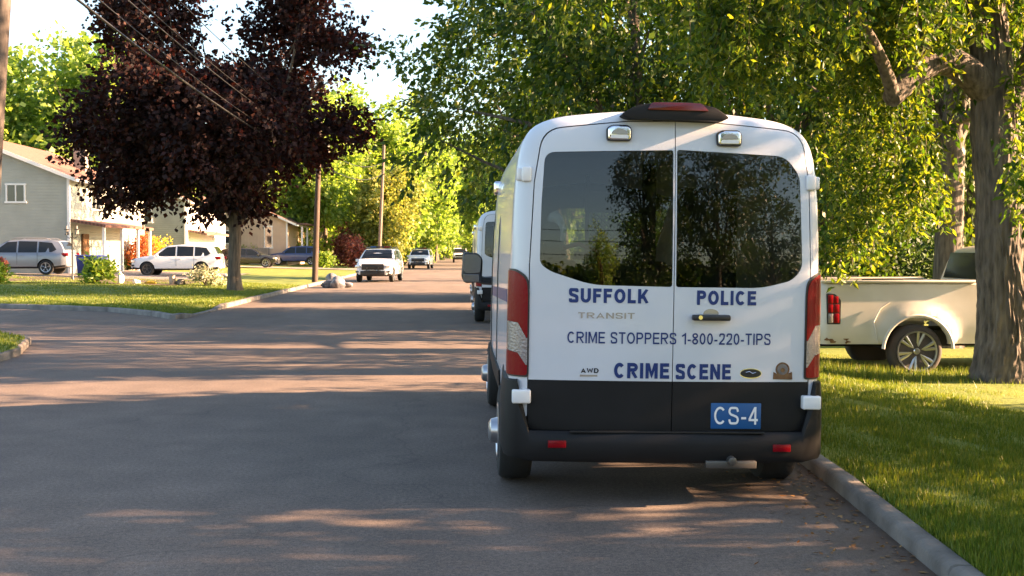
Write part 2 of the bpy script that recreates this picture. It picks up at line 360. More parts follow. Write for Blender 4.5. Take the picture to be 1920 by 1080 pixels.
M['bin_blue'] = mat('bin_blue', (.012, .03, .17), .5)
M['pole_dark'] = barkmat('pole_dark', (.040, .032, .028), (.10, .082, .07), 14, .5)  # pole wood darkened to stand for its shaded face
M['grille_metal'] = mat('grille_metal', (.34, .36, .14), .5, metal=.3)

# ------------------------------------------------------------------ setting: road, kerbs, lawns
def sstep(a, b, x):
    t = np.clip((x-a)/(b-a), 0, 1); return t*t*(3-2*t)
KR, KL = 2.83, -6.75          # road edges
YB = [(-130, 62), (-60, 44), (-30, 37), (-18, 35), (-13.7, 33.5), (-9.6, 31.2), (-7.85, 29.2), (-7.3, 28.2), (-7.02, 27.75), (-6.88, 27.72), (KL, 28.1)]    # far kerb of the side road
YN = [(-130, 50), (-60, 33), (-20, 25.5), (-12, 23.6), (-9.1, 22.3), (-7.7, 20.6), (-7.05, 18.4), (KL, 15.5)]   # near kerb
def KRF(y): return np.interp(y, [-60, 0, 5.5, 7.76, 10.0], [KR-.9, 2.06, 2.49, 2.69, KR])   # the right kerb swings in a little near the viewpoint
def warp(x, y): return x+(KRF(y)-KR)*np.clip(1-(x-KR)/8, 0, 1)
def yb(x): return np.interp(x, [p[0] for p in YB], [p[1] for p in YB])
def yn(x): return np.interp(x, [p[0] for p in YN], [p[1] for p in YN])
def gz_left(x, y):
    d = np.minimum(KL-x, (y-yb(x))*.75); g = .13 + .33*sstep(0, 17, d)
    dip = sstep(28.4, 29.2, y)*(1-sstep(32.2, 33.0, y))*(1-sstep(.3, 1.8, KL-x)); return g*(1-.75*dip)-.03*(1-sstep(.05, .4, d))
def gz_right(x, y):
    return .105 - .285*sstep(.1, 4.5, x-KR) - .02*(1-sstep(.08, .3, x-KR)) + 0*y
def bumpy(x, y): return .012*np.sin(x*3.1+y*1.7)+.01*np.sin(x*1.3-y*2.9+1)+.008*np.sin(x*7.1+y*5.3)
def sheet(name, xs, yfun, zfun, m, label=None, nrow=60, wp=None):
    """grid whose columns sit at xs and run from yfun(x)[0] to yfun(x)[1]"""
    V = []; t = np.linspace(0, 1, nrow)**(1.8 if wp is None else 1.0)
    for x in xs:
        a, b = yfun(x); y = a+(b-a)*t
        X_ = np.full(nrow, x); V.append(np.stack([X_ if wp is None else wp(X_, y), y, zfun(X_, y)], 1))
    V = np.concatenate(V); n = len(xs)
    F = [(i*nrow+j, (i+1)*nrow+j, (i+1)*nrow+j+1, i*nrow+j+1) for i in range(n-1) for j in range(nrow-1)]
    o = add(name, np_mesh(name, V, F), m, smooth=60); o['kind'] = 'structure'; return o
mb = MB().box((0, 300, -.62), (2400, 2400, 1.0)); tag(mb.build('ground', M['grass']), kind='structure')
xs = np.concatenate([np.linspace(-130, -20, 12), np.linspace(-19, 4, 40)])
sheet('road', xs, lambda x: (-60, 420), lambda x, y: .0*x, M['asphalt'], nrow=40)
xs = np.concatenate([-np.geomspace(130, 12, 24), np.linspace(-11.5, KL-.05, 34)])
sheet('lawn', xs, lambda x: (yb(x)+.06, 420), lambda x, y: gz_left(x, y)+bumpy(x, y), M['grass'], nrow=110)
sheet('lawn', xs, lambda x: (yn(x)-.06, -60), lambda x, y: .14+.1*sstep(0, 8, KL-x)+bumpy(x, y)-.03*(1-sstep(.05, .4, np.minimum(KL-x, yn(x)-y))), M['grass'], nrow=60)
xs = np.concatenate([np.linspace(KR+.07, 14, 80), np.geomspace(14.5, 160, 20)])
sheet('lawn', xs, lambda x: (-60, 420), lambda x, y: gz_right(x, y)+bumpy(x, y)*sstep(0, .6, x-KR-.14)*1.6, M['grass'], nrow=420, wp=warp)
def kerb(P, wdt, h, m, name='kerb', drops=()):
    """rounded kerb swept along P, wdt wide to the left of the direction of travel"""
    P = [Vector((p[0], p[1], 0)) for p in P]; Q = []
    for a, b in zip(P, P[1:]):
        n = max(1, int((b-a).length/1.2)); Q += [a+(b-a)*i/n for i in range(n)]
    Q.append(P[-1]); G = []
    for i, p in enumerate(Q):      # a narrow joint between neighbouring stones
        if 0 < i < len(Q)-1 and i % 2 and p.y < 60: t_ = (Q[i+1]-Q[i-1]).normalized(); G += [(p-t_*.016, 0), (p-t_*.009, 1), (p+t_*.009, 1), (p+t_*.016, 0)]
        else: G.append((p, 0))
    Q = [g[0] for g in G]; V = []; rng = random.Random(5); jj = 0; zz = 0
    prof = [(0, -.3), (0, h-.035), (.015, h-.01), (.04, h), (wdt-.03, h), (wdt, h-.02), (wdt, -.3)]
    for i, p in enumerate(Q):
        t = (Q[min(i+1, len(Q)-1)]-Q[max(i-1, 0)]).normalized(); nn = Vector((-t.y, t.x, 0)); 
        if not (G[i][1] or (i and G[i-1][1])): jj = rng.uniform(-.012, .012); zz = rng.uniform(-.01, .01)
        j = jj; dz = zz-(.022 if G[i][1] else 0)
        for a, z in prof:
            f = 1.0
            for (y0, y1) in drops:
                if y0 < p.y < y1 and p.x > KL-.4: f = .3
            V.append(p+nn*(a+j)+Vector((0, 0, (z+dz)*f if z > 0 else z)))
    k = len(prof); F = [(i*k+j, i*k+j+1, (i+1)*k+j+1, (i+1)*k+j) for i in range(len(Q)-1) for j in range(k-1)]
    o = MB().raw(V, F).build(name, m, smooth=50); o['kind'] = 'structure'; return o
kerb([(KR, 400)]+[(float(KRF(y)), y) for y in (10, 7.76, 5.5, 3, 0, -25, -50)], .145, .105, M['concrete'])
kerb([p for p in YB]+[(KL, 400)], .16, .135, M['kerb_stone'], drops=((28.8, 32.5),))
kerb([(KL, -50)]+[p for p in reversed(YN)], .17, .135, M['concrete'])
# driveways and the garden bed, each a thin sheet over the lawn
def patch(name, x0, x1, y0, y1, m, dz=.03):
    xs = np.linspace(x0, x1, 14); nr = 30; V = []
    for x in xs:
        y = np.linspace(y0, y1, nr)
        V.append(np.stack([np.full(nr, x), y, gz_left(np.full(nr, x), y)+bumpy(x, y)+dz], 1))
    F = [(i*nr+j, (i+1)*nr+j, (i+1)*nr+j+1, i*nr+j+1) for i in range(len(xs)-1) for j in range(nr-1)]
    tag(add(name, np_mesh(name, np.concatenate(V), F), m, smooth=60), kind='structure')
patch('driveway', -60, -12.6, 54.5, 69.5, M['drive'], .034)
patch('garden_bed', -60, -11.8, 47.6, 54.4, M['soil'], .02)
patch('driveway', -24, KL-.2, 88, 94, M['drive'], .034)

# ------------------------------------------------------------------ grass
def blades(name, pts, h, wd, rng, lean=.5):
    n = len(pts); a = rng.uniform(0, 2*np.pi, n); hh = h*rng.uniform(.5, 1.3, n)
    d = np.stack([np.cos(a), np.sin(a), 0*a], 1)*(wd/2)
    l = rng.uniform(0, 2*np.pi, n); ln = np.stack([np.cos(l), np.sin(l), 0*l], 1)*(hh*lean*rng.uniform(0, 1, n))[:, None]
    top = pts+ln; top[:, 2] += hh
    V = np.stack([pts-d, pts+d, top], 1).reshape(-1, 3); F = np.arange(3*n).reshape(-1, 3)
    o = add(name, np_mesh(name, V, F), M['blade']); return o
rng = np.random.default_rng(3)
def right_pts(n, x0, x1, y0, y1, p=1.5):
    y = y0+(y1-y0)*rng.uniform(0, 1, n)**p; x = KR+.13+(x1*(y/y1)**.7-KR)*rng.uniform(0, 1, n)**1.1
    return np.stack([warp(x, y), y, gz_right(x, y)+bumpy(x, y)-.01], 1)
o = blades('grass', np.concatenate([right_pts(150000, KR, 11, 4.5, 20), right_pts(60000, KR, 16, 12, 34)]), .062, .011, rng)
tag(o, 'short green grass of the verge on the right of the kerb', 'grass', kind='stuff')
x = rng.uniform(5.2, 8.2, 5200); y = rng.uniform(15.0, 16.6, 5200)
o = blades('tall_grass', np.stack([x, y, gz_right(x, y)-.01], 1), .15, .012, rng, .45)
tag(o, 'longer unmown grass around the wheel of the pickup truck', 'grass', kind='stuff')
n = 110000; x = -6.95-22*rng.uniform(0, 1, n)**1.6; y = yb(x)+.2+22*rng.uniform(0, 1, n)**1.3
o = blades('lawn_grass', np.stack([x, y, gz_left(x, y)+bumpy(x, y)-.01], 1), .06, .022, rng)
tag(o, 'mown grass of the lawn beyond the side road', 'grass', kind='stuff')
n = 16000; x = -6.95-5*rng.uniform(0, 1, n); y = yn(x)-.2-6*rng.uniform(0, 1, n)
o = blades('corner_grass', np.stack([x, y, .14+.1*sstep(0, 8, KL-x)+bumpy(x, y)-.01], 1), .06, .02, rng)
tag(o, 'mown grass of the corner lawn at the left edge', 'grass', kind='stuff')

# ------------------------------------------------------------------ the van
HP = [(0, .42), (.8, .42), (.98, .45), (1.035, .52), (1.05, .66), (1.052, .9), (1.05, 1.2), (1.048, 1.5), (1.038, 1.9), (1.03, 2.1), (1.012, 2.3), (.98, 2.44), (.905, 2.545), (.74, 2.60), (.4, 2.635), (0, 2.65)]
def resample(P, step):
    out = []
    for a, b in zip(P, P[1:]):
        n = max(1, round(math.dist(a, b)/step)); out += [(a[0]+(b[0]-a[0])*i/n, a[1]+(b[1]-a[1])*i/n) for i in range(n)]
    return out+[P[-1]]
def smooth_poly(P, it=3):
    P = [list(p) for p in P]
    for _ in range(it):
        Q = [p[:] for p in P]
        for i in range(1, len(P)-1):
            for k in (0, 1): Q[i][k] = .5*P[i][k]+.25*(P[i-1][k]+P[i+1][k])
        P = Q
    return P
HPs = smooth_poly(resample(HP, .05), 3)
def lean(z): return .075*(max(0, z-1.3)/1.3)**2 + .03*(max(0, .9-z))*0
def rear_y(x, z): return .055*(x/1.0)**2 + lean(z)
ZT = [(0, 2.65), (3.7, 2.65), (4.0, 2.63), (4.3, 2.54), (4.55, 2.34), (4.85, 2.02), (5.1, 1.74), (5.3, 1.5), (5.5, 1.38), (5.75, 1.28), (5.9, 1.14), (5.98, .98)]
WF = [(0, 1), (3.2, 1), (4.6, .985), (5.3, .955), (5.7, .91), (5.98, .84)]
def ip(T, y): return float(np.interp(y, [t[0] for t in T], [t[1] for t in T]))
def van_shell(off=0.0):
    half = [(p[0]+off*(1 if p[0] > .3 else 0), p[1]) for p in HPs]
    ring = half + [(-x, z) for x, z in reversed(half[1:-1])]; n = len(ring); V = []; F = []
    zc = 1.45
    def put(sx, sz, yfun, ztop, wf, y):
        for x, z in ring:
            X = x*sx*wf; Z = zc+(z-zc)*sz
            if ztop < 2.649: Z = .45+(Z-.45)*(ztop-.45)/2.2 if Z > .45 else Z
            V.append((X, yfun(X, Z), Z))
    st = []; R = .11+off*.5
    for s in (.0, .12, .24, .36, .48, .6, .72, .84, .94): st.append(('cap', s))
    for k in range(6): st.append(('cor', math.pi/2*(1-k/5)))
    yy = [.11]; y = .2
    while y < 5.9: st.append(('side', y)); y += .12
    st += [('side', 5.93), ('side', 5.98), ('nose', .8), ('nose', .4), ('nose', 0)]
    for kind, s in st:
        if kind == 'cap':
            a = 1-R/1.05; b = 1-R/1.15
            put(max(s*a, .001), max(s*b, .001), lambda X, Z: rear_y(X, Z)-off, 2.65, 1, 0)
        elif kind == 'cor':
            d = R*(1-math.cos(math.pi/2-(math.pi/2-s))) if 0 else R*(1-math.sin(math.pi/2-s))
            d = R*(1-math.cos(s-0)) if 0 else R*(1-math.cos(s))     # s: pi/2 (rear face) -> 0 (side)
            dy = R*(1-math.sin(s))
            put(1-d/1.05, 1-d/1.15, lambda X, Z: rear_y(X, Z)+dy-off, 2.65, 1, 0)
        elif kind == 'side':
            f = max(0, 1-(s-.11)/1.2)
            put(1, 1, lambda X, Z: s+rear_y(X, Z)*f, ip(ZT, s), ip(WF, s), s)
        else:
            sx = max(s, .001)
            for x, z in ring:
                zt = .95; Z = .45+(z-.45)*(zt-.45)/2.2 if z > .45 else z
                V.append((x*.84*sx, 5.98+.05*(1-s*s), .68+(Z-.68)*sx))
    m = len(st)
    F = [(i*n+k, i*n+(k+1) % n, (i+1)*n+(k+1) % n, (i+1)*n+k) for i in range(m-1) for k in range(n)]
    me = MB().raw(V, F).mesh('van_shell'); bm = bmesh.new(); bm.from_mesh(me)
    bmesh.ops.remove_doubles(bm, verts=bm.verts, dist=.0025); bmesh.ops.holes_fill(bm, edges=bm.edges, sides=0)
    bmesh.ops.recalc_face_normals(bm, faces=bm.faces); bm.to_mesh(me); bm.free(); return me
def solid(me, t):
    o = bpy.data.objects.new('tmp', me); link(o); md = o.modifiers.new('s', 'SOLIDIFY'); md.thickness = t; md.offset = -1
    bpy.context.view_layer.update(); dg = bpy.context.evaluated_depsgraph_get()
    out = bpy.data.meshes.new_from_object(o.evaluated_get(dg), depsgraph=dg); bpy.data.objects.remove(o); return out
VX, VY, VROLL = 1.39, 7.30, math.radians(0.85)
def VL(px, py, Y=None):
    """a point of the rear face in the van's own x, z"""
    p = at(px, py, Y or VY+.02); X, Z = p.x-VX, p.z+.012
    return X*math.cos(VROLL)-Z*math.sin(VROLL), X*math.sin(VROLL)+Z*math.cos(VROLL)
def rounded(P, r, n=4):
    """rounded polygon corners; r a number or list"""
    out = []; m = len(P)
    for i in range(m):
        a, b, c = Vector(P[i-1]), Vector(P[i]), Vector(P[(i+1) % m]); rr = r[i] if isinstance(r, (list, tuple)) else r
        if rr <= 0: out.append(tuple(b)); continue
        u = (a-b); v = (c-b); k = min(rr, u.length*.45, v.length*.45); p = b+u.normalized()*k; q = b+v.normalized()*k
        for j in range(n+1):
            t = j/n; out.append(tuple(p*(1-t)**2+b*2*t*(1-t)+q*t*t))
    return out
def inset(P, d):
    c = [sum(p[k] for p in P)/len(P) for k in (0, 1)]
    out = []; m = len(P); area = sum(P[i-1][0]*P[i][1]-P[i][0]*P[i-1][1] for i in range(m)); s = 1 if area > 0 else -1
    for i in range(m):
        a, b, e = Vector(P[i-1]), Vector(P[i]), Vector(P[(i+1) % m]); t = ((b-a).normalized()+(e-b).normalized())
        if t.length < 1e-6: out.append(tuple(b)); continue
        t.normalize(); nn = Vector((-t.y, t.x))*s; out.append(tuple(b+nn*d))
    return out
def prism_mesh(poly, a0, a1, axis='y'): return MB().prism(poly, a0, a1, axis).mesh('cut')
def build_van():
    V = empty('police_van', (0, 0, 0)); SEAM = .028
    shell = solid(van_shell(), .018)
    DL = rounded([(-.925, .51), (-.925, 1.6), (-.90, 2.15), (-.845, 2.50), (-.3, 2.558), (SEAM-.003, 2.565), (SEAM-.003, .51)], [.03, 0, 0, .13, 0, 0, 0], 6)
    DR = rounded([(SEAM+.003, .51), (SEAM+.003, 2.565), (.3, 2.560), (.895, 2.515), (.94, 2.15), (.955, 1.6), (.955, .51)], [0, 0, 0, .13, 0, 0, .03], 6)
    WL = rounded([(-.862, 1.61), (-.855, 2.0), (-.835, 2.35), (SEAM-.012, 2.375), (SEAM-.012, 1.468), (-.52, 1.475), (-.79, 1.56)], [.04, 0, .07, .02, .02, .09, .06], 5)
    WR = rounded([(SEAM+.012, 2.375), (.785, 2.345), (.855, 2.0), (.885, 1.62), (.80, 1.52), (.60, 1.468), (SEAM+.012, 1.468)], [.02, .09, 0, .06, .05, .08, .02], 5)
    WR = rounded([(SEAM+.012, 2.378), (.78, 2.35), (.878, 2.22), (.90, 1.60), (.83, 1.52), (.62, 1.468), (SEAM+.012, 1.468)], [.02, .10, .05, .05, .05, .08, .02], 5)
    gapped = [(p[0], p[1]) for p in rounded([(-.932, .503), (-.932, 1.6), (-.907, 2.15), (-.852, 2.507), (-.3, 2.565), (0, 2.572), (.3, 2.567), (.902, 2.522), (.947, 2.15), (.962, 1.6), (.962, .503)], [.03, 0, 0, .13, 0, 0, 0, .13, 0, 0, .03], 6)]
    arch = []
    for y in (.95, 4.82):
        for sx in (-1, 1):
            arch.append(MB().lathe([(.43, sx*.72), (.43, sx*1.3)], 'x', (0, y, .42), 28).mesh('c'))
    SIDE = rounded([(4.02, 1.42), (4.02, 2.10), (4.42, 2.10), (4.98, 1.62), (5.02, 1.42)], .05)
    screen = rounded([(-.88, 4.50), (-.80, 5.16), (0, 5.26), (.80, 5.16), (.88, 4.50), (0, 4.42)], .04)
    body = boolop(shell.copy(), [prism_mesh(gapped, -.3, .42), prism_mesh(SIDE, -1.3, 1.3, 'x'), prism_mesh(screen, 1.55, 2.8, 'z')]+arch)
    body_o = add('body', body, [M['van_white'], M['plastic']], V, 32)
    for p in body.polygons: p.material_index = 1 if (p.center.z < .60 and p.center.y < .55) or p.center.z < .50 else 0
    sh2 = solid(van_shell(.001), .014)
    def cut(poly, a0=-.3, a1=.42, axis='y', base=sh2, extra=()):
        r = boolop(base.copy(), [prism_mesh(poly, a0, a1, axis)], 'INTERSECT')
        return boolop(r, list(extra)) if extra else r
    seam_z = .842
    for P, Wn, nm in ((DL, WL, 'l'), (DR, WR, 'r')):
        d = cut(P, base=shell, extra=[prism_mesh(Wn, -.4, .6)])
        bm = bmesh.new(); bm.from_mesh(d)
        gi = bmesh.ops.bisect_plane(bm, geom=bm.verts[:]+bm.edges[:]+bm.faces[:], plane_co=(0, 0, seam_z), plane_no=(0, 0, 1))
        for f in bm.faces: f.material_index = 1 if f.calc_center_median().z < seam_z else 0
        bm.to_mesh(d); bm.free()
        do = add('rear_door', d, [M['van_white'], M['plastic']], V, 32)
        do['label'] = 'left rear door' if nm == 'l' else 'right rear door with the handle and number plate'
        g = cut(inset(Wn, .002), base=sh2); add('rear_window', g, M['glass_dark'], do, 32)
        # black rubber / frit edge round the glass
        fr = boolop(cut(inset(Wn, .003), base=solid(van_shell(.0025), .006)), [prism_mesh(inset(Wn, .022), -.4, .6)])
        add('window_frame', fr, M['trim'], do, 32)
        doors = do
        if nm == 'l': dl = do
        else: dr = do
    # surface decals
    def onto(me, x0, z0, lift=.0035, flat=None):
        n = len(me.vertices); co = np.empty(n*3, dtype=np.float32); me.vertices.foreach_get('co', co); co = co.reshape(-1, 3)
        X = x0+co[:, 0]; Z = z0+co[:, 1]
        Y = np.array([rear_y(a, b) if flat is None else flat for a, b in zip(X, Z)])-lift-co[:, 2]
        me.vertices.foreach_set('co', np.stack([X, Y, Z], 1).ravel().astype(np.float32)); me.update(); return me
    def words(name, t, px0, px1, py0, py1, m, bold=.2, parent=V, lift=.0035, flat=None):
        (x0, z1), (x1, z0) = VL(px0, py0), VL(px1, py1)
        zz0 = VL((px0+px1)/2, py1)[1]; zz1 = VL((px0+px1)/2, py0)[1]
        me = text_mesh(t, zz1-zz0, x1-x0, bold); return add(name, onto(me, x0, zz0, lift, flat), m, parent)
    words('lettering', 'SUFFOLK', 1067, 1215, 541, 568, M['blue_letter'], .23, dl)
    words('lettering', 'POLICE', 1306, 1417, 545, 572, M['blue_letter'], .23, dr)
    words('lettering', 'CRIME STOPPERS 1-800-220-TIPS', 1064, 1445, 623.5, 645, M['blue_letter'], .145)
    words('lettering', 'CRIME', 1151, 1253, 680, 709, M['blue_letter'], .23, dl)
    words('lettering', 'SCENE', 1266, 1369, 682, 711, M['blue_letter'], .23, dr)
    words('badge', 'TRANSIT', 1084, 1189, 586, 597, M['badge_grey'], .16, dl)
    b = words('badge', 'AWD', 1089, 1122, 690, 699, M['plastic'], .2, dl)
    def bar(name, px0, px1, py0, py1, m, parent, th=.012, bev=.004, lift=0):
        (x0, z1), (x1, z0) = VL(px0, py0), VL(px1, py1); xc, zc = (x0+x1)/2, (z0+z1)/2
        return MB().box((xc, rear_y(xc, zc)-th/2+.002-lift, zc), (abs(x1-x0), th, abs(z1-z0))).build(name, m, parent, 40, bev)
    bar('badge', 1087, 1131, 702, 706, M['badge_grey'], dl, .004, 0)
    # number plate
    p = bar('number_plate', 1332, 1425, 755, 804, M['plate_blue'], dr, .008, .004, .004)
    w_ = words('plate_lettering', 'CS-4', 1338, 1419, 762, 795, M['plate_white'], .13, p, .0135, rear_y(*VL(1378.5, 779)))
    # oval badge and the crest
    def disc(name, px, py, rx, ry, m, parent, th=.006, lift=.0):
        x, z = VL(px, py); P = [(x+rx*math.cos(t), z+ry*math.sin(t)) for t in np.linspace(0, 2*math.pi, 29)[:-1]]
        y = rear_y(x, z); return MB().prism(P, y+.004, y-th-lift).build(name, m, parent, 30)
    o = disc('oval_badge', 1407, 700, .074, .034, M['chrome'], dr, .004); disc('oval_field', 1407, 700, .069, .029, M['trim'], o, .007)
    x, z = VL(1407, 700); MB().tube([(x-.035, rear_y(x, z)-.009, z+.006), (x-.01, rear_y(x, z)-.009, z+.012), (x+.01, rear_y(x, z)-.009, z), (x+.035, rear_y(x, z)-.009, z+.006)], .0035, 6).build('oval_script', M['chrome'], o, 40)
    o = disc('crest', 1468, 693, .048, .048, M['rust'], dr, .004); disc('crest_ring', 1468, 693, .036, .036, M['concrete'], o, .007); disc('crest_centre', 1468, 694, .015, .015, M['rust'], o, .009)
    x, z = VL(1468, 706); y = rear_y(x, z); MB().prism([(x-.066, z-.02), (x+.066, z-.02), (x+.063, z+.03), (x+.04, z+.018), (x-.04, z+.018), (x-.063, z+.03)], y+.004, y-.006).build('crest_base', M['rust'], o)
    # door handle with its recess plate
    h = bar('door_handle', 1295, 1366, 589, 601, M['trim'], dr, .05, .012, .01)
    x, z = VL(1332, 588); P = [(x+.052*math.cos(t), z+.032*math.sin(t)) for t in np.linspace(0, 2*math.pi, 24)[:-1]]; y = rear_y(x, z)
    MB().prism(P, y+.003, y-.003).build('handle_plate', M['badge_grey'], h, 30)
    x, z = VL(1309, 594); MB().lathe([(.014, -.056), (.014, -.04)], 'y', (x, rear_y(x, z)-.008, z), 16).build('lock', M['chrome'], h, 40)
    # white scene lamps high on the doors
    for px, py, dd in ((1162, 249, dl), (1369, 259, dr)):
        x, z = VL(px, py); y = rear_y(x, z)
        P = rounded([(x-.082, z-.052), (x-.085, z+.035), (x-.05, z+.055), (x+.06, z+.055), (x+.085, z+.03), (x+.082, z-.052)], .025, 4)
        o = MB().prism(P, y+.01, y-.035).build('scene_lamp', M['trim'], dd, 30, .008)
        P2 = inset(P, .008); MB().prism(P2, y-.03, y-.047).build('lamp_lens', M['chrome'], o, 40, .01, 3)
        MB().prism(rounded([(x-.062, z-.036), (x+.062, z-.036), (x+.055, z-.012), (x-.055, z-.012)], .01), y-.046, y-.053).build('lamp_bezel', M['white_paint'], o)
        Q = [(x+.055*math.cos(t), z-.008+.036*math.sin(t)) for t in np.linspace(0, math.pi, 14)]
        MB().prism(Q, y-.046, y-.050).build('lamp_reflector', M['badge_grey'], o)
    # high brake-lamp bar at the roof edge
    x0, z0 = VL(1162, 207); x1, z1 = VL(1366, 215); xc = (x0+x1)/2; zc = 2.615
    P = rounded([(x0, zc-.02), (x0+.10, zc+.040), (xc-.1, zc+.066), (xc+.1, zc+.066), (x1-.10, zc+.036), (x1, zc-.03), (x1-.05, zc-.05), (x0+.05, zc-.044)], .03, 4)
    o = MB().prism(P, .33, -.03).build('roof_lamp_bar', M['plastic'], V, 35, .014, 3)
    P = rounded([(xc-.19, zc+.012), (xc-.16, zc+.060), (xc+.17, zc+.060), (xc+.22, zc+.008)], .015)
    MB().prism(P, -.01, -.042).build('brake_lens', M['brake_red'], o, 35, .006)
    # hinges and the white blocks on the corners
    for px, py, s in ((984, 325, -1), (1529, 342, 1)):
        x, z = VL(px, py); x = s*(1.0 if s < 0 else .985)
        hm = MB().box((s*.955, rear_y(.93, z)+.012, z), (.065, .06, .10)).box((s*.995, rear_y(.95, z)+.055, z), (.05, .10, .085))
        hm.build('hinge', M['white_paint'], V, 40, .012, 3)
    for px, py, s in ((968, 743, -1), (1527, 755, 1)):
        x, z = VL(px, py); MB().box((s*.972, rear_y(.95, z)-.004, z), (.125, .10, .092)).build('hinge', M['white_paint'], V, 40, .012, 3)
    # bumper: plan profile swept
    bmp = MB(); P = []
    prof = [(0, .33), (-.035, .325), (-.055, .36), (-.055, .56), (-.05, .59), (-.02, .60), (.03, .84), (.06, .84)]
    pts = []
    for x in np.linspace(-1.0, 1.0, 25): pts.append((x, rear_y(x, .6)*1.0-.03, 0, -1))
    Lp = [(-1.075, .62, -1, 0), (-1.08, .4, -1, 0), (-1.078, .2, -1, 0), (-1.06, .10, -.9, -.3), (-1.03, .045, -.7, -.7)]
    Rp = [(-a[0], a[1], -a[2], a[3]) for a in reversed(Lp)]
    allp = Lp+pts+Rp; V3 = []
    for (x, y, nx, ny) in allp:
        side = abs(nx) > .2 or abs(x) > .94
        for a, zz in ([(.05, .33), (0.0, .325), (-.012, .36), (-.012, .56), (-.012, .70), (0.0, .835), (.05, .845), (.08, .845)] if side else [(.05, .31), (0, .305), (-.02, .33), (-.02, .43), (-.012, .480), (.015, .506), (.04, .507), (.05, .47)]):
            V3.append((x-nx*a, y-ny*a, zz))
    k = 8; F = [(i*k+j, i*k+j+1, (i+1)*k+j+1, (i+1)*k+j) for i in range(len(allp)-1) for j in range(k-1)]
    b = MB().raw(V3, F).build('bumper', M['plastic'], V, 40)
    for px, py in ((1045, 834), (1468, 842)):
        x, z = VL(px, py, VY-.05); MB().box((x, rear_y(x, .4)-.054, z), (.12, .012, .048)).build('reflector', M['lens_red'], b, 40, .004)
    # step pad
    MB().box((0, -.015, .508), (1.3, .03, .008)).build('step_pad', M['trim'], b)
    # tail lamps, wrapped round the corners
    big = solid(van_shell(.014), .04)
    for s in (-1, 1):
        def mir(P): return [(s*-x, z) for x, z in P] if s > 0 else P
        TL = rounded([(-1.2, .875), (-1.2, 1.55), (-1.03, 1.565), (-.945, 1.51), (-.937, 1.40), (-.937, .87)], [0, 0, .03, .05, 0, .02], 4)
        seat = boolop(solid(van_shell(.008), .03), [prism_mesh(mir([(x if x < -1.1 else x+.012, z+(.012 if z > 1.2 else -.012)) for x, z in TL]), -.3, .255)], 'INTERSECT')
        t = add('taillight', seat, M['trim'], V, 35)
        red_up = [(-1.2, 1.24), (-1.2, 1.6), (-.8, 1.6), (-.8, 1.10), (-.945, 1.12), (-1.0, 1.22)]
        clear = [(-1.2, 1.06), (-1.2, 1.238), (-1.0, 1.218), (-.945, 1.118), (-.8, 1.10), (-.8, .93), (-.945, .94), (-1.0, 1.02)]
        red_lo = [(-1.2, .8), (-1.2, 1.058), (-1.0, 1.018), (-.945, .938), (-.8, .93), (-.8, .8)]
        full = boolop(big.copy(), [prism_mesh(mir(TL), -.3, .245)], 'INTERSECT')
        for P, mm in ((red_up, 'lens_red'), (clear, 'lens_clear'), (red_lo, 'lens_red')):
            add('lens', boolop(full.copy(), [prism_mesh(mir(P), -.4, .5)], 'INTERSECT'), M[mm], t, 35)
    # glass of the cab
    add('windscreen', boolop(sh2.copy(), [prism_mesh(inset(screen, .004), 1.5, 2.8, 'z')], 'INTERSECT'), M['glass_screen'], V, 35)
    g = boolop(sh2.copy(), [prism_mesh(inset(SIDE, .004), .5, 1.3, 'x')], 'INTERSECT'); add('side_window', g, M['glass_dark'], V, 35)
    g = boolop(sh2.copy(), [prism_mesh(inset(SIDE, .004), -1.3, -.5, 'x')], 'INTERSECT'); add('side_window', g, M['glass_dark'], V, 35)
    # side stripe and seams on the flanks (thin skins of the shell)
    sk = solid(van_shell(.003), .006)
    for s in (-1, 1):
        st = boolop(sk.copy(), [prism_mesh([(.60, 1.33), (.60, 1.42), (3.9, 1.34), (3.9, 1.25)], *((-1.3, -.5) if s < 0 else (.5, 1.3)), 'x')], 'INTERSECT')
        add('side_stripe', st, M['blue_letter'], V, 35)
        cl = boolop(solid(van_shell(.016), .03), [prism_mesh([(1.55, .44), (1.55, .74), (4.3, .74), (4.3, .44)], *((-1.3, -.5) if s < 0 else (.5, 1.3)), 'x')], 'INTERSECT')
        add('side_moulding', cl, M['plastic'], V, 35)
        for y in (2.3, 3.75):
            x = s*1.05; MB().tube([(s*1.054, y, .75), (s*1.052, y, 1.5), (s*1.041, y, 1.9), (s*.994, y, 2.3)], .006, 5).build('door_seam', M['trim'], V)
    # mirrors
    for s in (-1, 1):
        P = rounded([(-.115, -.155), (-.125, .10), (-.07, .165), (.09, .17), (.11, -.1), (.07, -.17)], .04, 4)
        m_ = MB().prism([(s*x+s*1.245, z+1.50) for x, z in P], 4.86, 5.03).build('mirror', M['trim'], V, 35, .03, 3)
        MB().prism([(s*x*.84+s*1.245, z*.62+1.545) for x, z in P], 4.855, 4.85).build('mirror_glass', M['mirror_glass'], m_, 0)
        MB().box((s*1.245, 4.848, 1.39), (.17, .01, .085)).build('lower_glass', M['mirror_glass'], m_, 0, .003)
        MB().tube([(s*1.0, 5.0, 1.36), (s*1.1, 4.98, 1.36), (s*1.19, 4.95, 1.38)], [.05, .045, .04], 8).build('mirror_arm', M['trim'], m_, 40)
        MB().box((s*1.01, 3.6, 2.3), (.09, .16, .13)).build('side_lamp', M['chrome'], V, 40, .025, 3)
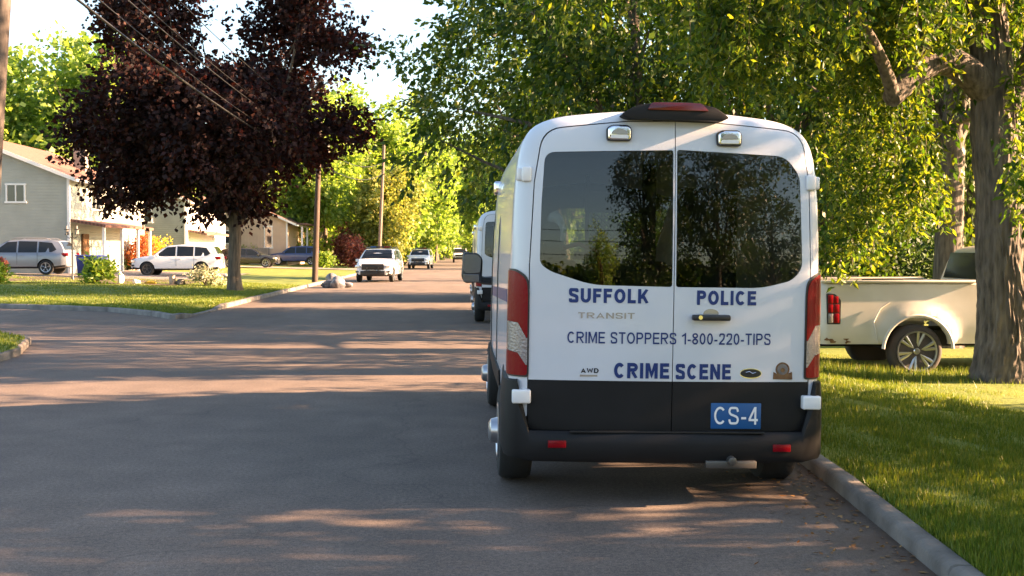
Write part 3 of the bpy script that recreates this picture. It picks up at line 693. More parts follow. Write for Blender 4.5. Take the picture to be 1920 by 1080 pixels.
    # wheels (rear pair, front pair)
    for y in (.95, 4.82):
        for s in (-1, 1):
            c = (s*(.965 if y < 2 else .93), y, .358)
            wh = empty('wheel', c); wh.parent = V
            prof = [(.20, -.12), (.27, -.125), (.33, -.115), (.352, -.085), (.352, .085), (.33, .115), (.27, .125), (.20, .12)]
            MB().lathe(prof, 'x', (0, 0, 0), 40).build('tyre', M['tyre'], wh, 40)
            rp = [(.20, s*.09), (.205, s*.125), (.19, s*.13), (.15, s*.10), (.10, s*.12), (.085, s*.175), (.06, s*.19), (0.002, s*.195)]
            MB().lathe(rp, 'x', (0, 0, 0), 32).build('rim', M['rim'], wh, 40)
    # underbody, floor, cabin fittings, exhaust
    ub = MB().box((0, 3.0, .47), (1.3, 5.7, .20)).box((0, .95, .36), (1.5, .14, .14)).box((0, 4.82, .36), (1.5, .14, .12)).box((.42, .6, .36), (.35, .7, .14))
    ub.build('underbody', M['dark'], V)
    MB().tube([(-.5, .25, .36), (-.5, 1.6, .36)], .035, 10).build('exhaust', M['rim_dark'], V, 40)
    MB().box((.42, -.0, .30), (.34, .12, .05)).tube([(.42, .3, .33), (.42, -.1, .33)], .03, 8).build('tow_hitch', M['rim_dark'], V, 30, .006)
    MB().box((0, 2.9, .64), (1.9, 5.2, .04)).build('cabin_floor', M['cabin'], V)
    # partition behind the seats, open on the left, with a steel mesh panel
    px0, z0 = -.05, 1.60; wpn, hp = .44, .40; yp = 2.2
    pm = MB().box((.72, yp, 1.45), (.55, .03, 1.6)).box((-.17, yp, 1.12), (1.6, .03, .94)).box((px0-wpn/2-.03, yp, 1.85), (.03, .04, 1.0)).box((px0+wpn/2+.06, yp, 2.0), (.12, .03, .9)).box((px0, yp, 2.12), (wpn+.1, .03, .18))
    part = pm.build('partition', M['cabin'], V)
    gm = MB()
    for k in range(-9, 19):
        for d in (1, -1):
            a0 = Vector((px0-wpn/2 if d > 0 else px0+wpn/2, yp, z0+k*.055-.02)); a1 = a0+Vector((d*wpn, 0, wpn))
            lo, hi = z0-.02, z0+hp+.02
            if a1.z < lo or a0.z > hi: continue
            t0 = max(0, (lo-a0.z)/wpn); t1 = min(1, (hi-a0.z)/wpn)
            if t1-t0 < .05: continue
            gm.tube([a0+(a1-a0)*t0, a0+(a1-a0)*t1], .0105, 5)
    gm.build('mesh_panel', M['grille_metal'], part)
    for sx in (-.45, .45):
        MB().box((sx, 3.95, 1.0), (.5, .5, .16)).box((sx, 3.70, 1.30), (.46, .14, .62)).box((sx, 3.68, 1.70), (.24, .10, .18)).build('seat', M['cabin'], V, 40, .05, 3)
    MB().tube([(-.62, 1.0, 1.72), (-.5, 1.0, 1.75), (-.36, 1.0, 1.70), (-.32, 1.02, 1.5), (-.33, 1.05, 1.3)], .018, 8).build('grab_strap', M['lens_red'], V, 50)
    MB().box((-.55, 1.4, .98), (.6, .8, .62)).box((.55, 1.5, .95), (.6, 1.2, .56)).build('equipment_case', M['cabin'], V, 30, .02)
    # front end for the sake of other views: grille and headlamps
    MB().box((0, 6.0, .86), (1.0, .06, .22)).build('grille', M['trim'], V, 30, .01)
    for s in (-1, 1): MB().box((s*.68, 5.90, 1.0), (.3, .18, .24)).build('headlight', M['lens_clear'], V, 40, .04, 3)
    return V
van = build_van()
van.location = (VX, VY, -.012); van.rotation_euler = (0, VROLL, 0)
tag(van, 'white police crime scene van nearest the camera, its lettered rear doors facing us', 'van', 'white vans parked along the right kerb')
v2 = copy_tree(van); v2.location = (1.52, 25.6, 0); v2.rotation_euler = (0, 0, 0); v2['label'] = 'white van parked directly ahead of the crime scene van, only its left edge showing'
v3 = copy_tree(van); v3.location = (1.62, 36.0, 0); v3.rotation_euler = (0, 0, 0); v3['label'] = 'white van third in the kerbside row, a sliver of it showing beyond the second van'

# ------------------------------------------------------------------ trees and shrubs
def rdir(rng, n): v = rng.normal(size=(n, 3)); return v/np.linalg.norm(v, axis=1)[:, None]
def leaf_mesh(name, C, L, asp, droop, rng, m, parent=None, fold=True, obj=True, D=None):
    """one small pointed leaf at every point of C"""
    n = len(C); d = rdir(rng, n)*np.array([1, 1, .7]); d = d if D is None else d*.75+D
    d[:, 2] -= droop; d /= np.linalg.norm(d, axis=1)[:, None]
    r = rdir(rng, n); s = np.cross(d, r); s /= (np.linalg.norm(s, axis=1)[:, None]+1e-6); up = np.cross(s, d)
    l = (L*rng.uniform(.65, 1.35, n))[:, None]; wd = l*asp/2
    a, tip = C, C+d*l; lf, rt = C+d*l*.42+s*wd, C+d*l*.42-s*wd
    if fold:
        mid = C+d*l*.45-up*l*.09
        V = np.stack([a, lf, tip, rt, mid], 1).reshape(-1, 3); b = np.arange(n)[:, None]*5
        F = np.concatenate([b+np.array([0, 4, 2, 1]), b+np.array([0, 3, 2, 4])])
    else:
        V = np.stack([a, lf, tip, rt], 1).reshape(-1, 3); F = np.arange(4*n).reshape(-1, 4)
    me = np_mesh(name, V, F)
    return add(name, me, m, parent) if obj else me
def clumps(K, c, r, rng, shell=.45, keep=None, lob=.18):
    """clump centres in a lobed ellipsoid"""
    out = []
    ph = rng.uniform(0, 6.28, 6)
    while len(out) < K:
        d = rdir(rng, 1)[0]; u = rng.uniform(0, 1)**shell
        k = 1+lob*math.sin(3*math.atan2(d[1], d[0])+ph[0]+2*d[2])+lob*math.sin(5*d[2]+ph[1]+2*math.atan2(d[1], d[0]))
        p = np.array(c)+d*np.array(r)*u*k
        if keep is None or keep(p): out.append(p)
    return np.array(out)
def limbs(mb, base, fork, ends, r0, rng, n=7):
    """tapering limbs from the fork to chosen clump centres"""
    for e in ends:
        e = Vector(e); f = Vector(fork)+Vector((0, 0, rng.uniform(-.12, .25)*(Vector(fork)-Vector(base)).length*.5)); mid = f.lerp(e, .45)+Vector(rng.normal(size=3))*.12*(e-f).length; mid.z -= .03*(e-f).length
        P = [f*(1-t)**2+mid*2*t*(1-t)+e*t*t for t in np.linspace(0, 1, n)]
        mb.tube(P, list(r0*(1-np.linspace(0, .88, n))), 6)
def trunk_shape(mb, P, R, rng, n=14, rough=.05, flare=.35):
    """a trunk with root flare and an uneven outline"""
    Ps = spline3(P, 5); Rs = np.interp(np.linspace(0, 1, len(Ps)), np.linspace(0, 1, len(R)), R); b = len(mb.v)
    for i, p in enumerate(Ps):
        hgt = p[2]-Ps[0][2]; f = 1+flare*math.exp(-max(hgt, 0)/.35)
        for k in range(n):
            th = 2*math.pi*k/n; rr = Rs[i]*f*(1+rough*math.sin(3*th+hgt*1.1)+rough*.7*math.sin(5*th-hgt*2)+rough*.35*math.sin(7*th+hgt*9))
            if hgt < .25: rr *= 1+.12*math.sin(5*th+1)
            mb.v.append((p[0]+rr*math.cos(th), p[1]+rr*math.sin(th), p[2]))
    m = len(Ps); mb.f += [(b+i*n+k, b+i*n+(k+1) % n, b+(i+1)*n+(k+1) % n, b+(i+1)*n+k) for i in range(m-1) for k in range(n)]; mb.m += [0]*((m-1)*n)
def rugged(mb, P, R, n, flare):
    """trunk with real bark ridges"""
    from mathutils import noise as mn
    Ps = spline3(P, 26); Rs = np.interp(np.linspace(0, 1, len(Ps)), np.linspace(0, 1, len(R)), R); b = len(mb.v); m = len(Ps)
    for i, p in enumerate(Ps):
        hh = p[2]-Ps[0][2]; f = 1+flare*math.exp(-max(hh, 0)/.35)
        for k in range(n):
            th = 2*math.pi*k/n; c, s_ = math.cos(th), math.sin(th); rr = Rs[i]*f
            big = mn.noise(Vector((c*1.4, s_*1.4, hh*.5)))*.10+(.10*math.sin(5*th+1)*math.exp(-max(hh, 0)/.3))
            q = Vector((c*rr*22, s_*rr*22, hh*2.6)); q += Vector((mn.noise(q*.35), mn.noise(q*.35+Vector((9, 0, 0))), 0))*2.0
            rid = abs(mn.noise(q))*.060+mn.noise(q*2.3)*.012
            rr = rr*(1+big)+(rid-.016)*min(1, Rs[i]/.2)
            mb.v.append((p[0]+rr*c, p[1]+rr*s_, p[2]))
    mb.f += [(b+i*n+k, b+i*n+(k+1) % n, b+(i+1)*n+(k+1) % n, b+(i+1)*n+k) for i in range(m-1) for k in range(n)]; mb.m += [0]*((m-1)*n)
def spline3(P, n):
    out = []; m = len(P)
    for i in range(m-1):
        p0, p1, p2, p3 = (Vector(P[max(i-1, 0)]), Vector(P[i]), Vector(P[i+1]), Vector(P[min(i+2, m-1)]))
        for k in range(n):
            u = k/n; out.append(.5*((2*p1)+(p2-p0)*u+(2*p0-5*p1+4*p2-p3)*u*u+(3*p1-p0-3*p2+p3)*u**3))
    return out+[Vector(P[-1])]
def tree(name, loc, h, crown_c, crown_r, K, per, cs, leaf, asp, lm, bm_, seed, label, cat='tree', group=None, r=.3, droop=.3, shell=.45, nl=14, fork=None, keep=None, fold=False, lob=.18):
    rng = np.random.default_rng(seed); root = empty(name, loc, 0, label, cat, group)
    C = clumps(K, crown_c, crown_r, rng, shell, keep, lob)
    fz = fork or max(crown_c[2]-crown_r[2]*.75, .8); top = (crown_c[0]*.6, crown_c[1]*.6, fz)
    mb = MB(); trunk_shape(mb, [(0, 0, -.1), (crown_c[0]*.15, 0, fz*.4), (crown_c[0]*.35, crown_c[1]*.3, fz*.8), top, (crown_c[0]*.8, crown_c[1]*.8, crown_c[2]+crown_r[2]*.2)], [r, r*.9, r*.8, r*.7, r*.25], rng, 12)
    ends = C[rng.choice(K, min(nl, K), replace=False)]; limbs(mb, (0, 0, 0), top, ends, r*.42, rng)
    mb.build('trunk', bm_, root, 60)
    P, D = twiggy(C, crown_c, per, cs, leaf, droop, rng)
    leaf_mesh('crown', P, leaf, asp, droop*.6, rng, lm, root, fold, D=D); return root

def twiggy(C, cc, per, cs, leaf, droop, rng, q=8):
    """leaves set along short twigs that fan out of every clump"""
    K = len(C); nt_ = max(2, per//q); o = np.repeat(C, nt_, 0)+rng.normal(size=(K*nt_, 3))*cs*.30*np.array([1, 1, .75])
    out = np.repeat(C-np.array(cc), nt_, 0); out /= (np.linalg.norm(out, axis=1)[:, None]+1e-6)
    d = out*.7+rdir(rng, K*nt_)*.8; d[:, 2] -= droop*.7; d /= np.linalg.norm(d, axis=1)[:, None]
    l = cs*rng.uniform(.35, .95, K*nt_); t = np.tile(np.linspace(.05, 1, q), K*nt_)
    O, Dd, Lr = np.repeat(o, q, 0), np.repeat(d, q, 0), np.repeat(l, q)
    P = O+Dd*(Lr*t)[:, None]; P[:, 2] -= .35*droop*Lr*t*t; P += rng.normal(size=P.shape)*leaf*.42
    return P, Dd
# the copper maple on the left lawn: lobes fitted to its outline
p0 = at(440, 543, 43.5); mx, my = p0.x, p0.y; mz = float(gz_left(mx, my))
rng = np.random.default_rng(11); root = empty('copper_maple', (mx, my, mz), 0, 'broad dark purple leaved maple standing on the left lawn beside the road', 'tree')
def mloc(px, py, dy=0.0): p = at(px, py, my+dy); return (p.x-mx, dy, p.z-mz)
lobes = [(300, 60, 100, 120, 0), (300, -60, 105, 100, .5), (560, -40, 90, 70, -.4), (612, 84, 78, 62, -.5), (555, 20, 55, 60, .5), (455, 205, 150, 95, 0), (270, 235, 130, 105, 0), (175, 262, 62, 42, .5), (370, 315, 160, 80, 0), (560, 258, 115, 60, 0), (240, 352, 82, 45, 0), (320, 190, 130, 110, -1.5), (440, 190, 80, 50, 1), (450, 368, 60, 35, 0), (642, 222, 42, 32, 0), (240, 40, 50, 60, 0), (520, 60, 60, 60, 1.0), (440, 250, 120, 110, -2.2), (520, 150, 100, 80, 2.4), (300, 280, 120, 90, 2.5)]
C = []; S_ = 43.5/FPX
for (px, py, rx, ry, dy) in lobes:
    c = mloc(px, py, dy); K = int(max(12, rx*ry/125)); r_ = (rx*S_*.92, max(1.0, min(rx, ry)*S_*1.1), ry*S_*.90)
    C.append(clumps(K, c, r_, rng, .38, None, .12))
C = np.concatenate(C); C = C[C[:, 2] > 1.9]
P, D = twiggy(C, (0, 0, 5.5), 56, .85, .175, .25, rng, 7)
leaf_mesh('crown', P, .185, .85, .25, rng, M['lf_maple'], root, False, D=D)
mb = MB(); trunk_shape(mb, [(0, 0, -.15), (-.02, 0, .9), (.03, 0, 2.0), (.0, .05, 2.9), (-.2, .1, 4.2), (-.5, .1, 6.5), (-.9, 0, 9)], [.27, .235, .225, .22, .19, .12, .05], rng, 14)
mb.tube([(.02, 0, 2.3), (.5, .1, 3.2), (1.4, .0, 4.8), (2.4, -.3, 7)], [.15, .13, .09, .03], 8).tube([(0, 0, 2.4), (-.7, .1, 3.0), (-2.2, .1, 3.9), (-4, .3, 4.8)], [.13, .11, .08, .03], 8)
limbs(mb, (0, 0, 0), (0, .05, 3.0), C[rng.choice(len(C), 34, replace=False)], .085, rng)
mb.build('trunk', M['bark_grey'], root, 60)

# the big tree at the right kerb side, its fork and the limb reaching left
p0 = at(1884, 706, 15.2); tx, ty = p0.x, 15.2; tz = float(gz_right(np.array(tx), np.array(ty)))
rng = np.random.default_rng(21); root = empty('street_tree', (tx, ty, tz), 0, 'large rough barked tree at the right edge, in front of the pickup truck', 'tree')
def T(px, py, dy=0.0): p = at(px+16, py, ty+dy); return (p.x-tx, dy, p.z-tz)
mb = MB(); W15 = 15.2/FPX
rugged(mb, [(0, 0, -.15), T(1872, 620), T(1862, 500), T(1858, 380), T(1850, 260), T(1843, 120), T(1832, -20), T(1828, -200), T(1850, -500)], [57*W15, 50*W15, 46*W15, 43*W15, 44*W15, 37*W15, 33*W15, 27*W15, .08], 110, .30)
b_ = MB()
b_.tube(spline3([T(1850, 190), T(1815, 150, -.1), T(1770, 118, -.2), T(1725, 122, -.3), T(1690, 150, -.5), T(1655, 185, -.7)], 4), list(np.linspace(.24, .13, 21)), 12)
b_.tube(spline3([T(1720, 122, -.3), T(1712, 60, -.2), T(1690, -20, 0), T(1650, -140, .2), T(1600, -330, .4)], 4), list(np.linspace(.13, .05, 17)), 10)
b_.tube(spline3([T(1865, 210), T(1895, 165, .1), T(1915, 90, .2), T(1950, -30, .3), T(2040, -250, .4)], 4), list(np.linspace(.17, .06, 17)), 10)
b_.tube(spline3([T(1660, 182, -.7), T(1640, 120, -1.0), T(1600, 40, -1.4), T(1540, -80, -1.8), T(1420, -190, -2.4)], 4), list(np.linspace(.10, .03, 17)), 8)
b_.tube(spline3([T(1842, 40), T(1790, -40, .3), T(1690, -160, .8), T(1500, -280, 1.4), T(1250, -330, 2)], 4), list(np.linspace(.16, .04, 17)), 8)
b_.tube(spline3([T(1880, 430, -.2), T(1900, 400, -.5), T(1930, 370, -.9)], 4), list(np.linspace(.05, .02, 9)), 6)
b_.build('branch', M['bark'], root, 60); mb.build('trunk', M['bark'], root, 60)
# hanging leafy sprays: (px range, py range of the lowest leaf, depth range, how many)
def sprays(specs, L, asp, m, parent, base, rng, name='crown', step=.035, stem=.0035):
    LP = []; tw = MB()
    for (x0, x1, y0, y1, d0, d1, n, ln) in specs:
        for _ in range(n):
            Y = rng.uniform(d0, d1); px = rng.uniform(x0, x1); e = at(px, rng.uniform(y0, y1), Y); l = ln*rng.uniform(.5, 1.3)
            a = rng.uniform(0, 6.28); lat = rng.uniform(.1, .55)*l
            p1 = np.array([e.x, e.y, e.z]); p0_ = p1+np.array([math.cos(a)*lat, math.sin(a)*lat, l]); pm = (p0_+p1)/2+np.array([math.cos(a), math.sin(a), .35])*lat*-.25
            t = np.linspace(0, 1, max(4, int(l/step)))[:, None]; Q = p0_*(1-t)**2+pm*2*t*(1-t)+p1*t*t
            tw.tube([Vector(q)-Vector(base) for q in Q[::max(1, len(Q)//4)]], stem, 3, cap=False)
            LP.append(Q+rng.normal(size=Q.shape)*.055)
            for q in Q[::5]:
                k = 7; LP.append(q+rdir(rng, k)*rng.uniform(.05, .22, k)[:, None])
    P = np.concatenate(LP)-np.array(base)
    leaf_mesh(name, P, L, asp, .75, rng, m, parent, True); return tw
near = [(1560, 1760, 300, 490, 16.4, 19.0, 40, 1.1), (1560, 1730, 180, 420, 15.6, 19.0, 60, 1.3), (1300, 1700, 60, 200, 14.5, 18, 90, 1.2), (1250, 1560, -20, 130, 12, 17, 60, 1.3),
        (1540, 1640, 430, 520, 15.5, 16.0, 12, .8), (1890, 1990, 330, 430, 11.5, 14, 22, .6), (1560, 1800, -60, 110, 12, 17, 60, 1.2), (1700, 1960, -150, 60, 14, 18, 45, 1.2), (1000, 1300, -80, 60, 12, 16, 45, 1.1), (1870, 2080, -40, 260, 14.2, 17.5, 55, 1.3), (1650, 1860, -20, 150, 13.6, 14.8, 30, 1.0), (1640, 1850, 20, 160, 15.6, 17, 40, 1.0), (1680, 1800, 300, 430, 15.5, 16.2, 14, .8)]
tw = sprays(near, .125, .40, M['lf_near'], root, (tx, ty, tz), rng); tw.build('twig', M['bark_grey'], root)
# the crown higher up, out of the frame, that shades the verge
Kc = 210; C = clumps(Kc, (-1.2, -.3, 9.2), (5.2, 4.6, 3.6), rng, .5, lambda p: p[2] > 5.6)
P = np.repeat(C, 60, 0)+rng.normal(size=(Kc*60, 3))*.38
leaf_mesh('upper_crown', P, .17, .5, .5, rng, M['lf_near'], root, False)

GR = 'trees along the right side of the street'
def rtree(name, px, py, Y, h, cc, cr, K, per, cs, leaf, seed, label, m='lf_right', r=.3, **kw):
    p = at(px, 600, Y); z = float(gz_right(np.array(p.x), np.array(Y)))
    return tree(name, (p.x, Y, z), h, cc, cr, K, per, cs, leaf, kw.pop('asp', .55), M[m], M['bark'], seed, label, 'tree', GR, r, **kw)
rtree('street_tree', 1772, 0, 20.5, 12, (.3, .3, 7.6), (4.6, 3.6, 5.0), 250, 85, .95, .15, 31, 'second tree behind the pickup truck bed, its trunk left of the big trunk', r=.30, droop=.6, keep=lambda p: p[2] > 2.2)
# street trees whose crowns reach over the road beyond the vans
def ptree(X, Y, cc, cr, K, per, cs, leaf, seed, label, m='lf_right', r=.28, **kw):
    z = float(gz_right(np.array(X), np.array(Y))) if X > 0 else float(gz_left(np.array(X), np.array(Y)))
    return tree(kw.pop('name', 'street_tree'), (X, Y, z), 0, cc, cr, K, per, cs, leaf, .55, M[m], M['bark'], seed, label, 'tree', kw.pop('group', GR), r, **kw)
ptree(5.2, 29.5, (-.6, 0, 7.6), (5.4, 4.6, 5.4), 300, 80, 1.0, .20, 41, 'dark green tree just behind the crime scene van, reaching left over the road', droop=.5, r=.33, keep=lambda p: p[2] > 3.0)
ptree(5.4, 42, (-.4, 0, 9.2), (6.0, 5.0, 7.0), 300, 75, 1.15, .23, 42, 'tall dark tree farther down the right kerb, its crown left of the van roof', droop=.4, r=.33, keep=lambda p: p[2] > 3.4)
ptree(6.2, 62, (-.6, 0, 9.0), (6.2, 5.0, 7.4), 260, 70, 1.3, .24, 43, 'tree on the right verge beyond the parked white vans', droop=.4, keep=lambda p: p[2] > 3.2)
ptree(11.5, 24.5, (.2, 0, 5.6), (3.8, 3.0, 4.8), 260, 75, .9, .15, 44, 'leafy tree filling the gap right of the van roof', droop=.6, m='lf_near')
ptree(8.6, 27.5, (.2, 0, 5.8), (3.6, 3.0, 5.2), 260, 75, .9, .15, 45, 'bright leaved tree right behind the van, above the truck tailgate', droop=.6, m='lf_near')
ptree(16.5, 29, (.2, 0, 7.0), (4.6, 3.4, 6.2), 240, 75, 1.1, .18, 46, 'bright leaved tree farthest right, seen past the big trunk', droop=.5, m='lf_near')
ptree(13.5, 40, (0, 0, 8.5), (6.5, 3.5, 8), 260, 70, 1.3, .24, 47, 'tall tree far back behind the pickup truck', m='lf_near')
ptree(22, 40, (0, 0, 8.5), (6.5, 3.5, 8), 240, 70, 1.3, .24, 48, 'tall tree far back at the right edge of the view', m='lf_near')

def shrub(name, loc, r, K, per, cs, leaf, asp, m, seed, label, group=None, cat='shrub', droop=.1):
    rng = np.random.default_rng(seed); root = empty(name, loc, 0, label, cat, group)
    C = clumps(K, (0, 0, r[2]*.95), r, rng, .4, lambda p: p[2] > .05)
    P = np.repeat(C, per, 0)+rng.normal(size=(K*per, 3))*cs*.5; P[:, 2] = np.maximum(P[:, 2], .02)
    leaf_mesh('foliage', P, leaf, asp, droop, rng, M[m], root, False)
    mb = MB(); limbs(mb, (0, 0, 0), (0, 0, .02), C[:9], .03*max(r[0], .4), rng, 5); mb.build('stem', M['bark_grey'], root); return root
def sh_at(name, px, py, Y, wpx, hpx, m, seed, label, leaf=.14, asp=.5, K=None, **kw):
    X = (px-855)/FPX*Y; z = float(gz_left(np.array(X), np.array(Y))) if X < KL else float(gz_right(np.array(X), np.array(Y)))
    r = (wpx/2/FPX*Y, wpx/2/FPX*Y*.9, hpx/2/FPX*Y); return shrub(name, (X, Y, z), r, K or 40, 42, .34*min(r[0], r[2])+.1, leaf, asp, m, **{'seed': seed, 'label': label}, **kw)
shrub('bush', (3.75, 24.2, .1), (.95, .9, 1.5), 90, 60, .5, .15, .5, 'lf_hosta', 57, 'sunlit bush on the verge ahead of the crime scene van, seen only through its glass', None)  # added to brighten the view behind the van's mesh panel
# undergrowth behind the truck
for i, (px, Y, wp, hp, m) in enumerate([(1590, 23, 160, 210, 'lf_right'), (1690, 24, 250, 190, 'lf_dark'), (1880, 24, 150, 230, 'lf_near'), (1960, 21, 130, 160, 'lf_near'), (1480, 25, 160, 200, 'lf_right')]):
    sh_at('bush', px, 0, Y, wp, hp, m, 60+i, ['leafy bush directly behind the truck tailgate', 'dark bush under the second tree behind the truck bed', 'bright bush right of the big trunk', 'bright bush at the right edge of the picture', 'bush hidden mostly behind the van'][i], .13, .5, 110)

# far trees, sunlit, closing the view: four crowns shared by all of them
FT = []
for k, (m, cr, cz) in enumerate([('lf_far', (5.2, 4.6, 6.8), 10.0), ('lf_far', (4.2, 4.0, 7.8), 10.5), ('lf_pale', (3.6, 3.4, 5.0), 7.0), ('lf_far', (6.2, 5.2, 6.0), 10.5)]):
    FT.append(tree('far_tree', (0, -400-20*k, 0), 0, (0, 0, cz), cr, 230, 72, 1.6, .46, .75, M[m], M['bark_grey'], 70+k, 'x', 'tree', 'sunlit trees closing the far end of the street', .28, shell=.4, nl=18, lob=.22))
far = [(0, -27, 88, 1.05, 'sunlit tree rising behind the grey house at the far left'), (3, -36.5, 90, 1.0, 'sunlit tree at the left picture edge above the grey house roof'), (1, -33, 104, 1.1, 'sunlit tree between the left edge and the maple, farther back'),
       (1, -13, 112, .88, 'sunlit tree behind the purple maple, left of the leaning poles'), (0, -8.6, 118, 1.0, 'broad sunlit tree at the far end, left of the road'), (3, -17, 124, 1.0, 'sunlit tree above the small grey house'),
       (2, -6.9, 108, .72, 'pale thin foliaged tree over the first two white patrol cars'), (0, -5.0, 150, 1.0, 'sunlit tree left of the vanishing road'), (3, -14, 150, 1.3, 'broad tree far back behind the poles'),
       (1, -3.0, 176, 1.0, 'sunlit tree near the road end, left side'), (0, 4.6, 128, .8, 'yellow green tree on the right kerb past the parked vans'), (1, 4.8, 165, .95, 'tree on the right side at the road end'), (0, 1.0, 235, 1.4, 'tree closing the very end of the road'),
       (3, -6.5, 215, 1.5, 'large tree closing the view left of the road end'), (3, 9, 225, 1.5, 'large tree closing the view right of the road end'), (3, -24, 130, 1.0, 'sunlit tree behind the peach coloured house'), (1, -20, 108, .85, 'sunlit tree behind the maple crown'),
       (3, -44, 112, 1.1, 'tree farthest left behind the grey house'), (2, -10.8, 134, .9, 'pale tree between two poles'), (1, 8.5, 100, 1.0, 'tree hidden mostly behind the dark street trees')]
for i, (k, X, Y, s, lab) in enumerate(far):
    o = copy_tree(FT[k]); o.location = (X, Y, .2); o.scale = (s, s, s); o.rotation_euler = (0, 0, i*1.7); o['label'] = lab
def del_tree(o):
    for c in list(o.children): del_tree(c)
    bpy.data.objects.remove(o)
for o in FT: del_tree(o)

# trees out of view: one added for verge shade, some mirrored in van glass
BG = 'trees behind the viewpoint, mirrored in the van glass'
ptree(11.2, 9.9, (0, 0, 4.6), (3.0, 2.9, 4.2), 210, 95, .9, .18, 80, 'low crowned tree on the right lawn just outside the picture, beside the crime scene van', group=BG)
ptree(12.2, 4.5, (0, 0, 4.4), (3.5, 3.2, 4.2), 215, 95, .9, .18, 81, 'tree on the right lawn just out of the picture, shading the foreground', group=BG)
ptree(12.5, -3.5, (0, 0, 5.0), (4.2, 3.6, 4.0), 150, 70, .9, .18, 82, 'tree on the right lawn beside the viewpoint', group=BG)
ptree(5.1, -18, (0, 0, 6.4), (2.2, 2.4, 6.0), 230, 90, .9, .18, 83, 'narrow dark tree behind the viewpoint, mirrored in the left rear window', m='lf_dark', group=BG, r=.4)
ptree(11.0, -22, (0, 0, 8.0), (4.6, 4.0, 7.0), 300, 80, 1.1, .2, 84, 'broad dark tree behind the viewpoint, mirrored in the right rear window', m='lf_dark', group=BG, droop=.9)
ptree(2.2, -34, (0, 0, 3.4), (1.5, 1.5, 3.2), 90, 70, .8, .2, 85, 'small lit tree far behind the viewpoint', m='lf_far', group=BG)
ptree(17.5, -26, (0, 0, 5.4), (3.4, 3.0, 5.2), 160, 70, .9, .2, 86, 'tree behind the viewpoint at the right edge of the mirrored view', m='lf_dark', group=BG)

for i, (x, y, r) in enumerate([(9.6, 8.3, (1.3, 1.6, 1.5)), (10.0, 11.2, (1.3, 1.5, 1.4)), (9.0, 5.6, (1.2, 1.5, 1.3))]):  # unseen bushes added to keep low sun off the lawn
    shrub('bush', (x, y, -.15), r, 90, 60, .6, .13, .5, 'lf_right', 50+i, ['tall bush on the right lawn outside the picture, beside the van', 'bush on the right lawn outside the picture, level with the van front', 'bush on the right lawn outside the picture, nearest the viewpoint'][i], 'bushes on the right lawn')

# garden shrubs of the left lots
sh_at('shrub', 190, 523, 47.5, 62, 44, 'lf_hosta', 91, 'bright green broad leaved plant beside the blue bins', .26, .34, 26, droop=-.3)
sh_at('shrub', 8, 520, 47.5, 44, 34, 'lf_hosta', 92, 'bright green plant at the left edge in front of the silver car', .24, .34, 20, droop=-.3)
sh_at('shrub', 391, 523, 48.5, 62, 34, 'lf_white', 93, 'white flecked low plant left of the maple trunk', .20, .3, 24)
sh_at('shrub', 212, 480, 72, 36, 52, 'lf_orange', 94, 'narrow orange brown shrub by the grey house entrance', .17, .6)
sh_at('shrub', 276, 480, 71, 52, 62, 'lf_orange', 95, 'round red and orange shrub behind the white car', .17, .6, 60)
sh_at('shrub', 303, 478, 73.5, 46, 62, 'lf_yellow', 96, 'yellow shrub right behind the white car hood', .17, .6, 50)
sh_at('shrub', 240, 486, 71, 50, 22, 'lf_dark', 97, 'low dark hedge between the orange shrubs', .15, .6)
sh_at('shrub', 610, 485, 96, 36, 26, 'lf_hosta', 98, 'clipped green bush beside the dark pole', .2, .6)
sh_at('shrub', 470, 450, 104, 70, 34, 'lf_pale', 99, 'pale hedge in front of the peach house', .2, .6)
for i, (px, Y, wp, hp, lab) in enumerate([(650, 108, 40, 74, 'red leaved small tree beside the shed'), (690, 110, 40, 84, 'red leaved small tree left of the leaning pole'), (672, 101, 34, 60, 'low red leaved tree between two others')]):
    sh_at('red_tree', px, 0, Y, wp, hp, 'lf_red', 100+i, lab, .26, .7, 60, group='red leaved trees by the shed', cat='tree')
for i, (px, Y, wp, hp, m, lab) in enumerate([(735, 112, 40, 60, 'lf_pale', 'pale bush behind the first patrol car'), (760, 125, 44, 70, 'lf_far', 'yellow green bush between the patrol cars'), (800, 150, 44, 70, 'lf_far', 'yellow green bush at the road bend, left'), (826, 190, 36, 60, 'lf_far', 'small bush near the end of the road'),
        (560, 118, 60, 60, 'lf_dark', 'dark shrubs beside the small grey house'), (843, 215, 40, 60, 'lf_far', 'bush at the very end of the road'), (880, 190, 44, 60, 'lf_far', 'bush right of the road end'), (905, 120, 50, 70, 'lf_far', 'bush on the right verge far ahead')]):
    sh_at('bush', px, 0, Y, wp, hp, m, 110+i, lab, .3, .7, 60, group='bushes at the far end of the street')

